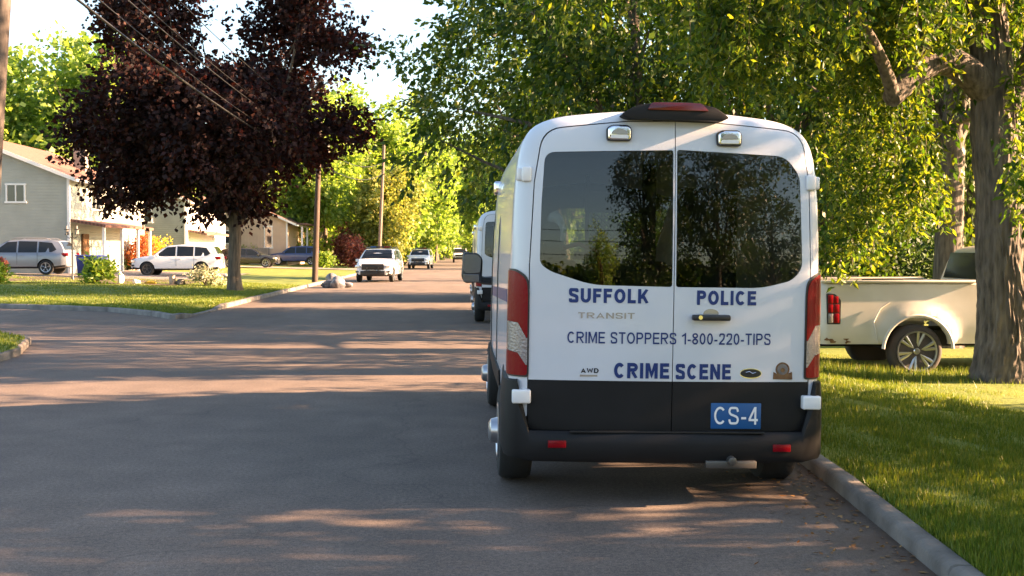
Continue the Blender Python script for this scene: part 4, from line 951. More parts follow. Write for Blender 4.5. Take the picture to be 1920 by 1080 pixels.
# ------------------------------------------------------------------ cars
class Car:
    """lofted car body; nose towards +Y, origin on the ground below the middle"""
    def __init__(s, L, W, belt, roof, top, plan, zb=.30, tumble=.24):
        s.L, s.W, s.belt, s.roof, s.top, s.plan, s.zb, s.tumble = L, W, belt, roof, top, plan, zb, tumble
    def zt(s, y): return ip(s.top, y)
    def hw(s, y): return s.W/2*ip(s.plan, y)
    def wx(s, y, z):
        w_ = s.hw(y)
        if z <= s.belt: return w_
        return w_*(1-s.tumble*(z-s.belt)/(s.roof-s.belt))
    def sx(s, y, z):
        w_, zt = s.hw(y), s.zt(y); a = w_*.955; wr = w_*(1-s.tumble*(zt-.05-s.belt)/(s.roof-s.belt))
        return w_ if z < s.belt else a+(wr-a)*(z-s.belt)/max(.05, zt-.06-s.belt)
    def ring(s, y, k=1.0):
        w_, zt, zb = s.hw(y)*k, s.zt(y), s.zb+.10*max(0, (abs(y)-s.L*.36)/(s.L*.14))
        zt = s.zb+.1+(zt-s.zb-.1)*1.0
        if zt > s.belt+.06:
            wr = w_*(1-s.tumble*(zt-.05-s.belt)/(s.roof-s.belt)); c = min(.12, (zt-s.belt)*.5)
            P = [(0, zb), (w_*.6, zb), (w_*.90, zb+.01), (w_*.985, zb+.10), (w_*1.0, zb+.28), (w_*.995, s.belt-.16), (w_*.97, s.belt-.02), (w_*.955, s.belt), (wr, zt-.06), (wr-.045, zt-.018), (wr*.6, zt), (0, zt+.012)]
        else:
            P = [(0, zb), (w_*.6, zb), (w_*.90, zb+.01), (w_*.985, zb+.10), (w_*1.0, zb+(zt-zb)*.4), (w_*.995, zb+(zt-zb)*.72), (w_*.975, zt-.10), (w_*.95, zt-.055), (w_*.90, zt-.022), (w_*.80, zt-.006), (w_*.5, zt+.004), (0, zt+.012)]
        return P+[(-x, z) for x, z in reversed(P[1:-1])]
    def body(s, mats, arches, r=.38):
        ys = sorted(set(list(np.linspace(-s.L/2, s.L/2, 40))+[t[0] for t in s.top]+[-s.L/2+.03, s.L/2-.03])); V = []; n = None
        for i, y in enumerate(ys):
            R = s.ring(y, .97 if i in (0, len(ys)-1) else 1); n = len(R); V += [(x, y, z) for x, z in R]
        m = len(ys); F = [(i*n+k, i*n+(k+1) % n, (i+1)*n+(k+1) % n, (i+1)*n+k) for i in range(m-1) for k in range(n)]+[tuple(range(n)), tuple((m-1)*n+k for k in range(n))]
        me = MB().raw(V, F).mesh('car_body')
        for mt in mats: me.materials.append(mt)
        cs = []
        for y in arches:
            for sx in (-1, 1):
                c = MB().lathe([(r, sx*s.W*.30), (r, sx*s.W*.62)], 'x', (0, y, r-.03), 26).mesh('c')
                for mt in mats: c.materials.append(mt)
                c.polygons.foreach_set('material_index', [1]*len(c.polygons)); cs.append(c)
        me = boolop(me, cs)
        return me
    def side(s, poly, t=.012, off=.006, parent=None, m=None, name='window'):
        out = []
        for sx in (-1, 1):
            P = poly; V = []
            for dx in (off, off-t-.01):
                V += [(sx*(s.sx(y, z)+dx), y, z) for y, z in P]
            n = len(P); out.append(MB().raw(V, [tuple(range(n)), tuple(range(2*n-1, n-1, -1))]+[(i, (i+1) % n, n+(i+1) % n, n+i) for i in range(n)]).build(name, m, parent))
        return out
def wheel(parent, x, y, r, wdt, tm, rm, spokes=5, loc=None):
    wh = empty('wheel', (x, y, r)); wh.parent = parent; sx = 1 if x > 0 else -1; h = wdt/2
    MB().lathe([(r*.64, -h*.9), (r*.80, -h), (r*.95, -h*.85), (r, -h*.6), (r, h*.6), (r*.95, h*.85), (r*.80, h), (r*.64, h*.9)], 'x', (0, 0, 0), 32).build('tyre', tm, wh, 40)
    mb = MB().lathe([(r*.68, sx*h*.75), (r*.66, sx*h*.95), (r*.60, sx*h*.9), (r*.58, sx*h*.45)], 'x', (0, 0, 0), 32, close=False)
    mb.lathe([(r*.16, sx*h*.3), (r*.16, sx*h*.85), (r*.05, sx*h*.95)], 'x', (0, 0, 0), 16)
    for k in range(spokes):
        a = 2*math.pi*k/spokes; d = Vector((0, math.sin(a), math.cos(a)))
        for da in (-.13, .13):
            e = Vector((0, math.sin(a+da), math.cos(a+da))); p = d*r*.12+Vector((sx*h*.75, 0, 0)); q = e*r*.62+Vector((sx*h*.82, 0, 0)); mb.tube([p, q], [r*.055, r*.045], 5)
    mb.build('rim', rm, wh, 40)
    MB().lathe([(r*.6, sx*h*.3), (r*.6, sx*h*.38)], 'x', (0, 0, 0), 24).build('brake_disc', M['dark'], wh, 40); return wh
SUV_TOP = [(-2.42, .62), (-2.40, 1.00), (-2.34, 1.14), (-2.16, 1.52), (-2.02, 1.68), (-1.5, 1.745), (-.3, 1.76), (.35, 1.70), (.75, 1.50), (1.12, 1.19), (1.22, 1.14), (1.7, 1.09), (2.15, 1.00), (2.33, .88), (2.41, .66)]
PLAN = [(-2.42, .86), (-2.2, .95), (-1.6, 1), (1.4, 1), (2.0, .95), (2.28, .87), (2.42, .76)]
def sxy(T, k, kz=1): return [(a*k, b*kz) for a, b in T]
def make_suv(paint, L=4.84, W=1.96, kz=1.0, label='', group=None, police=False, rails=True, rim='rim'):
    k = L/4.84; top = sxy(SUV_TOP, k, kz); c = Car(L, W, 1.08*kz, 1.76*kz, top, sxy(PLAN, k)); root = empty('parked_car', (0, 0, 0), 0, label, 'car', group)
    ay = (-1.45*k, 1.50*k); me = c.body([paint, M['dark'], M['trim']], ay, .41)
    for p in me.polygons:
        if p.center.z < .44 and p.material_index == 0: p.material_index = 2
    add('body', me, [paint, M['dark'], M['trim']], root, 30)
    B = c.belt+.02; R_ = c.roof-.10
    c.side([(-.05*k, B), (-.05*k, R_-.02), (.42*k, R_-.05), (.98*k, B+.05), (1.0*k, B)], parent=root, m=M['car_glass'])
    c.side([(-1.02*k, B), (-1.02*k, R_-.02), (-.13*k, R_), (-.13*k, B)], parent=root, m=M['car_glass'])
    c.side([(-1.95*k, B+.14), (-1.72*k, R_-.08), (-1.10*k, R_-.03), (-1.10*k, B), (-1.75*k, B+.02)], parent=root, m=M['car_glass'])
    def screen(y0, y1, z0, z1, nm, q=.93, out=1):
        # glass laid on the sloping end of the cabin
        V = []; N_ = 8
        for t in np.linspace(0, 1, 4):
            y = y0+(y1-y0)*t; z = c.zt(y); w_ = (c.wx(y, z)*.955)*q
            for u in np.linspace(-1, 1, N_): V.append((w_*u, y+out*.012, z+.018-.012*abs(u)**3))
        F = [(i*N_+j, i*N_+j+1, (i+1)*N_+j+1, (i+1)*N_+j) for i in range(3) for j in range(N_-1)]
        V2 = [(a, b-out*.02, z-.02) for a, b, z in V]; n = len(V); F += [tuple(n+i for i in f) for f in F]
        MB().raw(V+V2, F).build(nm, M['car_glass'], root, 50)
    screen(1.08*k, .40*k, 0, 0, 'windscreen'); screen(-2.30*k, -2.08*k, 0, 0, 'rear_window', .88, -1)
    for y in ay:
        for sx in (-1, 1): wheel(root, sx*(W/2-.125), y, .365, .24, M['tyre'], M[rim])
    yf = L/2; w2 = c.hw(yf-.1)
    g = MB().box((0, yf-.03, .80*kz), (w2*1.42, .10, .32)); gr = g.build('grille', M['trim'], root, 30, .03)
    MB().box((0, yf+.01, .48), (w2*1.55, .10, .25)).build('lower_grille', M['trim'], root, 30, .03)
    MB().box((0, yf+.03, .60), (.32, .02, .13)).build('number_plate', M['badge_grey'], root)
    for sx in (-1, 1):
        MB().box((sx*w2*.92, yf-.17, .82*kz), (.30, .30, .13), M=Matrix.Rotation(-sx*.35, 3, 'Z')).build('headlight', M['lamp'], root, 40, .03)
        MB().box((sx*w2*.96, yf-.10, .56), (.22, .14, .09), M=Matrix.Rotation(-sx*.4, 3, 'Z')).build('fog_lamp', M['trim'], root, 40, .02)
        MB().box((sx*(c.hw(-L/2+.1)-.05), -L/2+.14, 1.0*kz), (.14, .42, .15)).build('taillight', M['lens_red'], root, 40, .03)
        MB().box((sx*(W/2+.08), .92*k, 1.12*kz), (.20, .12, .16)).build('mirror', paint, root, 40, .04)
        if rails: MB().tube([(sx*W*.36, -1.6*k, 1.74*kz), (sx*W*.36, -1.4*k, 1.80*kz), (sx*W*.36, .0, 1.81*kz), (sx*W*.36, .25*k, 1.75*kz)], .02, 6).build('roof_rail', M['trim'] if police else M['badge_grey'], root, 40)
        for y in (-.09*k, -1.06*k): MB().box((sx*(W/2*1.0), y, .80), (.008, .012, .56)).build('door_seam', M['trim'], root)
        for y in (-.3*k, -1.2*k): MB().box((sx*(W/2+.01), y, .94*kz), (.03, .17, .03)).build('door_handle', paint, root, 30, .008)
    if police:
        lb = MB().box((0, -.15, 1.835*kz), (1.15, .28, .09)).build('light_bar', M['trim'], root, 30, .02)
        for sx, mm in ((-1, 'lens_red'), (1, 'plate_blue')): MB().box((sx*.38, -.0, 1.84*kz), (.3, .04, .06)).build('beacon', M[mm], lb)
        MB().box((0, yf+.05, .60), (.9, .04, .05)).box((-.3, yf+.06, .66), (.05, .05, .34)).box((.3, yf+.06, .66), (.05, .05, .34)).build('push_bar', M['trim'], root, 30, .01)
    return root
def put(o, x, y, rz, left=True, z=None):
    o.location = (x, y, z if z is not None else (float(gz_left(np.array(x), np.array(y)))+.04)); o.rotation_euler = (0, 0, rz); return o
H = math.pi/2
put(make_suv(M['silver_paint'], 4.9, 1.95, 1.0, 'silver car with roof rails parked at the far left, cut by the picture edge', 'cars parked at the left houses'), (150-855)/FPX*57-2.45, 57, H)
put(make_suv(M['white_paint'], 4.66, 1.9, .955, 'white car parked side on beyond the lawn, between the shrubs and the maple trunk', 'cars parked at the left houses', rails=False, rim='rim_dark'), (343-855)/FPX*61, 61, H)
bl = put(make_suv(M['black_paint'], 4.5, 1.8, .86, 'dark car parked half hidden behind the maple trunk', 'cars parked at the left houses', rails=False), (472-855)/FPX*88, 88, -H)
put(make_suv(M['blue_paint'], 4.9, 1.9, 1.0, 'dark blue car parked before the small grey house, left of the dark pole', 'cars parked at the left houses', rails=False), (558-855)/FPX*104, 104, H)
PG = 'white cars coming along the road'
pc = make_suv(M['white_paint'], 5.0, 2.0, 1.02, 'white patrol car on the road, nearest of the oncoming cars', PG, True); pc.name = 'patrol_car'
put(pc, -4.15, 61.5, math.radians(174.5), z=0)
p2 = copy_tree(pc); put(p2, -3.25, 103.5, math.radians(175.5), z=0); p2['label'] = 'white patrol car on the road right behind the nearest oncoming one'
# the far service truck
def make_service_truck():
    root = empty('service_truck', (.55, 154, 0), math.pi, 'small white work truck farthest down the road, next to the van mirror', 'truck', PG)
    top = [(-2.6, .9), (-2.58, 1.95), (-.2, 2.0), (.3, 2.0), (.6, 1.9), (1.15, 1.32), (2.2, 1.2), (2.5, 1.1), (2.6, .7)]
    c = Car(5.2, 2.0, 1.25, 2.0, top, [(-2.6, .96), (1.5, 1), (2.3, .95), (2.6, .86)], .42, .16); me = c.body([M['white_paint'], M['dark']], (-1.6, 1.7), .43); add('body', me, [M['white_paint'], M['dark']], root, 30)
    V = []
    for y, q in ((1.15, .92), (.62, .86)): z = c.zt(y); V += [(-c.wx(y, z)*q, y+.02, z+.02), (c.wx(y, z)*q, y+.02, z+.02)]
    MB().raw(V, [(0, 1, 3, 2)]).build('windscreen', M['car_glass'], root)
    for y in (-1.6, 1.7):
        for sx in (-1, 1): wheel(root, sx*.86, y, .39, .25, M['tyre'], M['rim_dark'])
    MB().box((0, 2.6, .98), (1.3, .08, .26)).build('grille', M['trim'], root, 30, .02)
    MB().box((0, 2.66, .60), (1.9, .14, .30)).build('bumper', M['trim'], root, 30, .03)
    for sx in (-1, 1): MB().box((sx*.80, 2.56, .98), (.28, .12, .22)).build('headlight', M['lamp'], root, 30, .03)
    rk = MB()
    for y in (-2.3, -1, .1): rk.box((0, y, 2.26), (1.7, .06, .06)).box((-.8, y, 2.13), (.05, .05, .26)).box((.8, y, 2.13), (.05, .05, .26))
    rk.box((-.8, -1.1, 2.28), (.05, 2.6, .05)).box((.8, -1.1, 2.28), (.05, 2.6, .05)).box((.2, -1.1, 2.36), (.45, 2.5, .12)).build('roof_rack', M['badge_grey'], root)
make_service_truck()

# ------------------------------------------------------------------ the pickup truck on the right lawn (nose towards +X)
def make_pickup():
    Yn = 16.25; gx = lambda px, Y=Yn: (px-855)/FPX*Y
    x_r = gx(1548); x_w = gx(1736); x_f = x_r+2.40; zg = -.20
    root = empty('pickup_truck', (x_w, Yn+1.0, zg), 0, 'weathered cream pickup truck parked on the grass behind the big tree', 'truck')
    X = lambda v: v-x_w; zt = 1.42; zb = .50; hw = 1.0          # local: x along the truck, y across (near side -1), z up
    # bed side (near and far): dense grid with flare, cut by the wheel arch
    def side(sy):
        xs = np.linspace(X(x_r)+.02, X(x_f), 44); zs = [zb, zb+.03, zb+.12, .80, .92, 1.02, 1.12, 1.22, 1.32, 1.385, 1.41, 1.42]
        V = []
        for x in xs:
            for z in zs:
                u = math.hypot(x, z-.42); flare = .075*math.exp(-((u-.53)/.10)**2)*(1 if z > .5 else .6) if u > .4 else .075
                wv = .012*math.sin((z-zb)*5)+(.03 if z < zb+.05 else 0)*-1-(.03 if z > 1.40 else 0)-.035*max(0, (1.02-z))**1.5
                e = (x-xs[0])/.12; cr = .09*(1-min(1, e))**2
                V.append((x, sy*(hw+flare+wv-cr), z))
        n = len(zs); F = [(i*n+j, i*n+j+1, (i+1)*n+j+1, (i+1)*n+j) for i in range(len(xs)-1) for j in range(n-1)]
        me = MB().raw(V, F).mesh('s'); bm = bmesh.new(); bm.from_mesh(me)
        r = bmesh.ops.extrude_face_region(bm, geom=bm.faces[:]); vs = [g for g in r['geom'] if isinstance(g, bmesh.types.BMVert)]
        bmesh.ops.translate(bm, verts=vs, vec=(0, -sy*.07, 0)); bmesh.ops.recalc_face_normals(bm, faces=bm.faces); bm.to_mesh(me); bm.free()
        c = MB().lathe([(.505, -1.4), (.505, 1.4)], 'y', (0, 0, .40), 40).mesh('c')
        return boolop(me, [c])
    for sy in (-1, 1):
        o = add('bed_side', side(sy), M['truck_paint'], root, 40)
        MB().box((X((x_r+x_f)/2), sy*(hw-.03), 1.435), (x_f-x_r-.02, .12, .035)).build('bed_rail', M['truck_paint'], o, 30, .012)
        MB().box((X(x_r)+.95, sy*(hw-.03), 1.462), (.62, .07, .022)).build('rail_cap', M['trim'], o, 30, .006)
        # raised wheel-arch lip
        P = [(.53*math.cos(a), sy*(hw+.068), .40+.53*math.sin(a)) for a in np.linspace(math.radians(4), math.radians(176), 26)]
        MB().tube(P, .026, 8).build('arch_lip', M['truck_paint'], o, 60)
        MB().tube([(-.60-.28*0, sy*(hw+.035), zb+.02), (-.66, sy*(hw+.03), .84), (-.56, sy*(hw+.03), 1.04), (-.42, sy*(hw+.03), 1.13)], .010, 5).build('flare_edge', M['truck_paint'], o, 60)
        # tail lamp with its dark surround
        MBt = rounded([(X(x_r)+.105, .80), (X(x_r)+.095, 1.26), (X(x_r)+.22, 1.25), (X(x_r)+.31, 1.16), (X(x_r)+.305, .80)], .02)
        t = MB().prism(MBt, sy*(hw-.05), sy*(hw+.012)).build('taillight', M['trim'], root, 30)
        x0 = X(x_r)
        for (a, b, c_, d, mm) in ((.115, .192, 1.11, 1.235, 'lens_red'), (.202, .27, 1.11, 1.215, 'lens_red'), (.12, .192, .975, 1.095, 'lens_red'), (.202, .285, .975, 1.095, 'lens_red'), (.12, .192, .82, .96, 'lens_clear'), (.202, .285, .82, .96, 'lens_red')):
            MB().box((x0+(a+b)/2, sy*(hw+.014), (c_+d)/2), (b-a, .014, d-c_)).build('lens', M[mm], t, 30, .004)
    # rust along the rear lower edge
    rs = MB(); rng_ = random.Random(4)
    for k in range(9):
        cx, cz = X(x_r)+.16+rng_.uniform(-.06, .28), zb+.03+rng_.uniform(0, .22)*(1-k/12); n_ = 9
        rs.raw([(cx+.045*rng_.uniform(.4, 1.3)*math.cos(6.28*i/n_), -(hw-.007-.035*max(0, 1.02-cz)**1.5), cz+.03*rng_.uniform(.4, 1.3)*math.sin(6.28*i/n_)) for i in range(n_)], [tuple(range(n_))])
    rs.build('rust_patch', M['rust'], root)
    # tailgate, rear bumper, bed floor, front wall of the bed
    tg = MB().box((X(x_r)+.045, 0, 1.05), (.07, 1.66, .74)).build('tailgate', M['truck_paint'], root, 30, .015)
    MB().box((X(x_r)+.0, 0, 1.25), (.03, .22, .07)).build('tailgate_handle', M['trim'], tg, 30, .01)
    MB().box((X(x_r)-.06, 0, .66), (.20, 1.86, .17)).build('rear_bumper', M['chrome'], root, 30, .03)
    MB().box((X((x_r+x_f)/2), 0, .86), (x_f-x_r-.1, 1.7, .04)).box((X(x_f)-.04, 0, 1.15), (.05, 1.7, .55)).build('bed_floor', M['truck_paint'], root)
    MB().box((X((x_r+x_f)/2)+.3, 0, .55), (5.0, 1.0, .24)).box((0, 0, .40), (.14, 1.5, .14)).build('chassis', M['dark'], root)
    # cab and nose
    cb = X(x_f)+.26; c = Car(3.5, 1.96, 1.40, 1.98, [(-1.75, 1.30), (-1.745, 1.36), (-1.66, 1.75), (-1.56, 1.92), (-1.4, 1.97), (-.5, 1.98), (-.1, 1.88), (.45, 1.42), (.55, 1.38), (1.3, 1.28), (1.65, 1.15), (1.75, .8)], [(-1.75, 1), (1.0, 1), (1.6, .94), (1.75, .86)], .46, .22)
    me = c.body([M['truck_paint'], M['dark']], (.98,), .46); me.transform(Matrix.Translation((cb+1.75, 0, 0))@Matrix.Rotation(-H, 4, 'Z'))
    cab = add('cab', me, [M['truck_paint'], M['dark']], root, 30)
    V = [(cb-.012+(z-1.42)*.22, sy*(.80-(z-1.42)*.18), z) for z, sy in ((1.45, -1), (1.45, 1), (1.86, 1), (1.86, -1))]; V2 = [(a+.04, b, z) for a, b, z in V]
    MB().raw(V+V2, [(0, 1, 2, 3), (4, 7, 6, 5), (0, 4, 5, 1), (1, 5, 6, 2), (2, 6, 7, 3), (3, 7, 4, 0)]).build('rear_window', M['car_glass'], root)
    for sy in (-1, 1):
        P = [(cb+.16, 1.44), (cb+.34, 1.88), (cb+1.1, 1.88), (cb+1.7, 1.44)]; V = []
        for d in (.012, -.01): V += [(x, sy*(.98*.955*(1-.22*(z-1.40)/.58)+d), z) for x, z in P]
        MB().raw(V, [(0, 1, 2, 3), (7, 6, 5, 4), (0, 4, 5, 1), (1, 5, 6, 2), (2, 6, 7, 3), (3, 7, 4, 0)]).build('window', M['car_glass'], root)
        MB().tube([(cb+.2, sy*1.04, .50), (cb+2.0, sy*1.04, .50)], .035, 8).build('side_step', M['rim_dark'], root, 40)
        MB().box((cb+3.42, sy*.78, 1.0), (.12, .3, .22)).build('headlight', M['lens_clear'], root, 30, .03)
    def wh(x, sy, dusty):
        r = .395; w_ = empty('wheel', (x, sy*.90, r)); w_.parent = root
        MB().lathe([(r*.74, -.12), (r*.84, -.135), (r*.95, -.12), (r, -.09), (r, .09), (r*.95, .12), (r*.84, .135), (r*.74, .12)], 'y', (0, 0, 0), 44).build('tyre', M['tyre_dusty'], w_, 40)
        mb = MB().lathe([(r*.78, sy*.115), (r*.765, sy*.145), (r*.71, sy*.14), (r*.69, sy*.04)], 'y', (0, 0, 0), 44, close=False)
        mb.lathe([(r*.14, sy*.03), (r*.15, sy*.11), (r*.09, sy*.135)], 'y', (0, 0, 0), 18)
        for k in range(6):
            a = k*math.pi/3+.3; d = Vector((math.cos(a), 0, math.sin(a)))
            for da in (-.16, .16):
                e = Vector((math.cos(a+da), 0, math.sin(a+da))); mb.tube([d*r*.13+Vector((0, sy*.095, 0)), e*r*.72+Vector((0, sy*.115, 0))], [r*.06, r*.075], 6)
        mb.build('rim', M['rim'], w_, 40)
        MB().lathe([(r*.68, sy*.02), (r*.68, sy*.03)], 'y', (0, 0, 0), 30).build('brake_disc', M['dark'], w_, 40)
    for sy in (-1, 1): wh(0, sy, 1); wh(cb+1.75+.98, sy, 1)
make_pickup()

# ------------------------------------------------------------------ utility poles and wires
PL = 'wooden utility poles along the left kerb'
def pole(base, top, r, m, label, arms=True, group=PL):
    b = Vector(base); t = Vector(top)-b; root = empty('utility_pole', base, 0, label, 'utility pole', group)
    P = [t*u for u in np.linspace(0, 1, 8)]; MB().tube([Vector((0, 0, -.3))]+P[1:], list(np.linspace(r, r*.72, 8)), 14).build('post', M[m], root, 50)
    if arms:
        q = t*.955; ca = MB().box(q, (2.2, .10, .12)).build('crossarm', M[m], root, 0, .01)
        for x in (-.95, -.5, .5, .95): MB().lathe([(.03, 0), (.05, .03), (.03, .06), (.045, .09), (.02, .14)], 'z', tuple(q+Vector((x, 0, .06))), 10).build('insulator', M['badge_grey'], ca, 40)
        if arms == 2:
            q2 = t*.80; MB().lathe([(.02, -.42), (.20, -.40), (.22, .35), (.10, .42), (.02, .44)], 'z', tuple(q2+Vector((.33, -.05, 0))), 16).build('transformer', M['rim_dark'], root, 40)
    return root
near_top = at(24, -260, 20.0); nb_ = at(-34, 640, 20.0)
pole((nb_.x, 20.0, .13), (near_top.x+.1, 20.0, near_top.z+1.6), .16, 'pole_dark', 'nearest wooden pole at the extreme left picture edge, leaning slightly', 1)
p_ = at(590, 528, 55.5); top = at(600, 225, 55.5); pole((p_.x, 55.5, .13), (top.x, 55.5, top.z), .155, 'pole_wood', 'dark wooden pole between the maple and the first patrol car', 2)
POLES = [(590, 55.5, None)]
for (bx, tx_, ty_, Y, lab, ar) in ((711, 720, 272, 92, 'tall leaning pole above the first patrol car', 0), (784, 788, 350, 132, 'slim pole above the second patrol car', 0), (818, 821, 352, 172, 'slim pole right of the second patrol car', 0), (833, 834, 380, 214, 'thinnest far pole near the end of the road', 0)):
    X = (bx-855)/FPX*Y; t_ = at(tx_, ty_, Y); pole((X, Y, .13), (t_.x, Y, t_.z), .16, 'pole_grey', lab, ar)
def wires(name, a, b, sag, r, label, n=24, group='overhead wires between the poles'):
    a, b = Vector(a), Vector(b); P = [a.lerp(b, t)-Vector((0, 0, sag*4*t*(1-t)))-a for t in np.linspace(0, 1, n)]
    o = MB().tube(P, r, 6).build(name, M['wire'], None, 60); o.location = a; tag(o, label, 'wire', group); return o
A0 = Vector((near_top.x, 20, 0)); B0 = Vector((at(598, 250, 55.5).x, 55.5, 0))
W_ = [(6.95, 6.05, .45, .028, 'thick black cable bundle crossing the sky at the upper left', 0), (7.3, 6.35, .5, .012, 'thin wire just above the thick cable bundle', .05), (7.75, 6.9, .45, .016, 'lower of the two wires above the cable bundle', .1),
      (8.2, 7.3, .5, .012, 'upper wire crossing in front of the maple crown', -.1), (8.75, 7.9, .5, .012, 'wire high at the picture top, left of the maple', .3), (9.6, 8.9, .5, .010, 'highest overhead wire on the left', -.6)]
for z0, z1, sg, r_, lb, dx in W_[:5]: wires('overhead_wire', A0+Vector((dx, 0, z0)), B0+Vector((dx, 0, z1)), sg, r_, lb)
C0 = Vector((at(718, 300, 92).x, 92, 0)); D0 = Vector((at(788, 360, 132).x, 132, 0))
for i, (z0, z1, z2) in enumerate(((6.05, 8.0, 8.0), (6.9, 8.9, 8.9))):
    wires('overhead_wire', B0+Vector((0, 0, z0)), C0+Vector((0, 0, z1)), .7, .022, ['lower wire sagging from the dark pole to the tall leaning pole', 'upper wire sagging from the dark pole to the tall leaning pole'][i])
    wires('overhead_wire', C0+Vector((0, 0, z1)), D0+Vector((0, 0, z2)), .7, .022, ['lower wire from the leaning pole to the slim far pole', 'upper wire from the leaning pole to the slim far pole'][i])
    wires('overhead_wire', A0+Vector((0, 0, 7+i)), Vector((-8.6, -25, 7.3+i)), .5, .02, ['lower wire running back over the viewpoint', 'upper wire running back over the viewpoint'][i])
for i, z in enumerate((4.4, 5.6, 6.6)):
    wires('overhead_wire', (-8, -33, z), (30, -30, z), .3, .03, ['lowest wire behind the viewpoint, mirrored in the van glass', 'middle wire behind the viewpoint, mirrored in the van glass', 'top wire behind the viewpoint, mirrored in the van glass'][i])

# ------------------------------------------------------------------ houses
def window(parent, c, w_, h_, face='y', n=2, m='trim_white', th=.05):
    """c: centre on the wall; face 'y' looks to -Y, face 'x' looks to +X"""
    def bx(u, v, du, dv, d, dd):
        return ((c[0]+u, c[1]-d, c[2]+v), (du, dd, dv)) if face == 'y' else ((c[0]+d, c[1]+u, c[2]+v), (dd, du, dv))
    f = MB()
    for u, v, du, dv in ((0, h_/2, w_+.16, .09), (0, -h_/2, w_+.2, .10), (-w_/2, 0, .08, h_-.1), (w_/2, 0, .08, h_-.1)): f.box(*bx(u, v, du, dv, .02, .08))
    for k in range(1, n): f.box(*bx(-w_/2+w_*k/n, 0, .06, h_-.1, .015, .06))
    o = f.build('window', M[m], parent); MB().box(*bx(0, 0, w_-.02, h_-.02, -.005, .03)).build('pane', M['house_glass'], o); return o
def house(name, x0, x1, y0, y1, zb, ze, zp, wall, roof, label, ridge=None, over=.45, group='houses on the left side of the street', chim=None, wins=(), extra=None):
    """gable ends face the camera; ridge runs away along Y; x1 is the street side"""
    root = empty(name, ((x0+x1)/2, (y0+y1)/2, zb), 0, label, 'house', group); cx, cy = (x0+x1)/2, (y0+y1)/2
    X = lambda v: v-cx; Y = lambda v: v-cy; Z = lambda v: v-zb; xr = ridge if ridge is not None else cx
    MB().prism([(X(x0), -.6), (X(x0), Z(ze)), (X(xr), Z(zp)), (X(x1), Z(ze)), (X(x1), -.6)], Y(y0), Y(y1)).build('wall', wall, root)
    s1 = (zp-ze)/(x1-xr); s0 = (zp-ze)/(xr-x0); t = .14
    P = [(X(x0)-over, Z(ze)-s0*over+.02), (X(x0)-over, Z(ze)-s0*over+t), (X(xr), Z(zp)+t), (X(x1)+over, Z(ze)-s1*over+t), (X(x1)+over, Z(ze)-s1*over+.02), (X(xr), Z(zp)+.02)]
    rf = MB().prism(P, Y(y0)-.3, Y(y1)+.3).build('roof', roof, root)
    tr = MB()
    for ya in (Y(y0)-.33, Y(y1)+.33):
        for a, b in ((P[0], P[5]), (P[5], P[4])):
            tr.raw([(a[0], ya-.02, a[1]-.05), (b[0], ya-.02, b[1]-.05), (b[0], ya-.02, b[1]+.15), (a[0], ya-.02, a[1]+.15), (a[0], ya+.02, a[1]-.05), (b[0], ya+.02, b[1]-.05), (b[0], ya+.02, b[1]+.15), (a[0], ya+.02, a[1]+.15)], [(0, 1, 2, 3), (4, 7, 6, 5), (0, 4, 5, 1), (3, 2, 6, 7)])
    tr.build('barge_board', M['trim_white'], rf)
    MB().box((X(x1)+over+.04, 0, Z(ze)-s1*over+.04), (.10, y1-y0+.6, .14)).build('gutter', M['trim_white'], rf)
    for x in (x0, x1):
        MB().box((X(x), Y(y0)-.0, Z((zb+ze)/2)), (.14, .14, ze-zb)).build('corner_board', M['trim_white'], root)
    if chim: MB().box((X(chim[0]), Y(chim[1]), Z(chim[2])), (.7, .7, 1.6)).box((X(chim[0]), Y(chim[1]), Z(chim[2])+.82), (.84, .84, .12)).build('chimney', M['drive'], rf)
    for (fc, a, z, w_, h_, n) in wins:
        window(root, (X(a), Y(y0), Z(z)) if fc == 'y' else (X(x1), Y(a), Z(z)), w_, h_, fc, n)
    if extra: extra(root, X, Y, Z)
    return root
S = {'grey': siding('siding_grey', (.37, .39, .35), .16, depth=1.0), 'white': siding('siding_white', (.62, .60, .56), .16), 'gray2': siding('siding_stone', (.32, .32, .31), .14), 'peach': siding('siding_peach', (.50, .36, .26), .3, 'x'), 'dgrey': siding('siding_dark', (.22, .23, .22), .2)}
R1 = shingle('shingle_red', (.16, .075, .055), (.21, .10, .075)); R2 = shingle('shingle_brown', (.17, .09, .07), (.22, .13, .10)); R3 = shingle('shingle_grey', (.12, .10, .10), (.17, .15, .14))
def exA(root, X, Y, Z):
    # low entrance roof on posts along the street front, front door and garage door
    p = MB().box((X(-20.55)+.85, Y(65.4), Z(3.15)), (2.0, 9.6, .14), M=Matrix.Rotation(.16, 3, 'Y')).build('porch_roof', R1, root)
    for y in (61.0, 64.2, 67.4, 70): MB().box((X(-20.55)+1.65, Y(y), Z(1.75)), (.14, .14, 2.55)).build('post', M['trim_white'], root)
    d = MB().box((X(-20.55)+.03, Y(63), Z(1.55)), (.08, 1.0, 2.1)).build('door', M['rust'], root, 0, .01)
    g = MB().box((X(-20.55)+.03, Y(72.5), Z(1.6)), (.08, 2.6, 2.2)).build('garage_door', M['trim_white'], root)
house('grey_house', -33.5, -20.6, 60.6, 75, .46, 5.55, 8.1, S['grey'], R1, 'two storey house with grey siding at the far left behind the silver car', -27.0, wins=[('y', -23.35, 4.72, .95, .95, 2), ('y', -30, 4.72, 1.2, 1.0, 2), ('x', 65, 4.6, 1.6, 1.2, 2), ('x', 70.5, 4.6, 1.6, 1.2, 2)], chim=(-23.0, 70, 7.2), extra=exA)
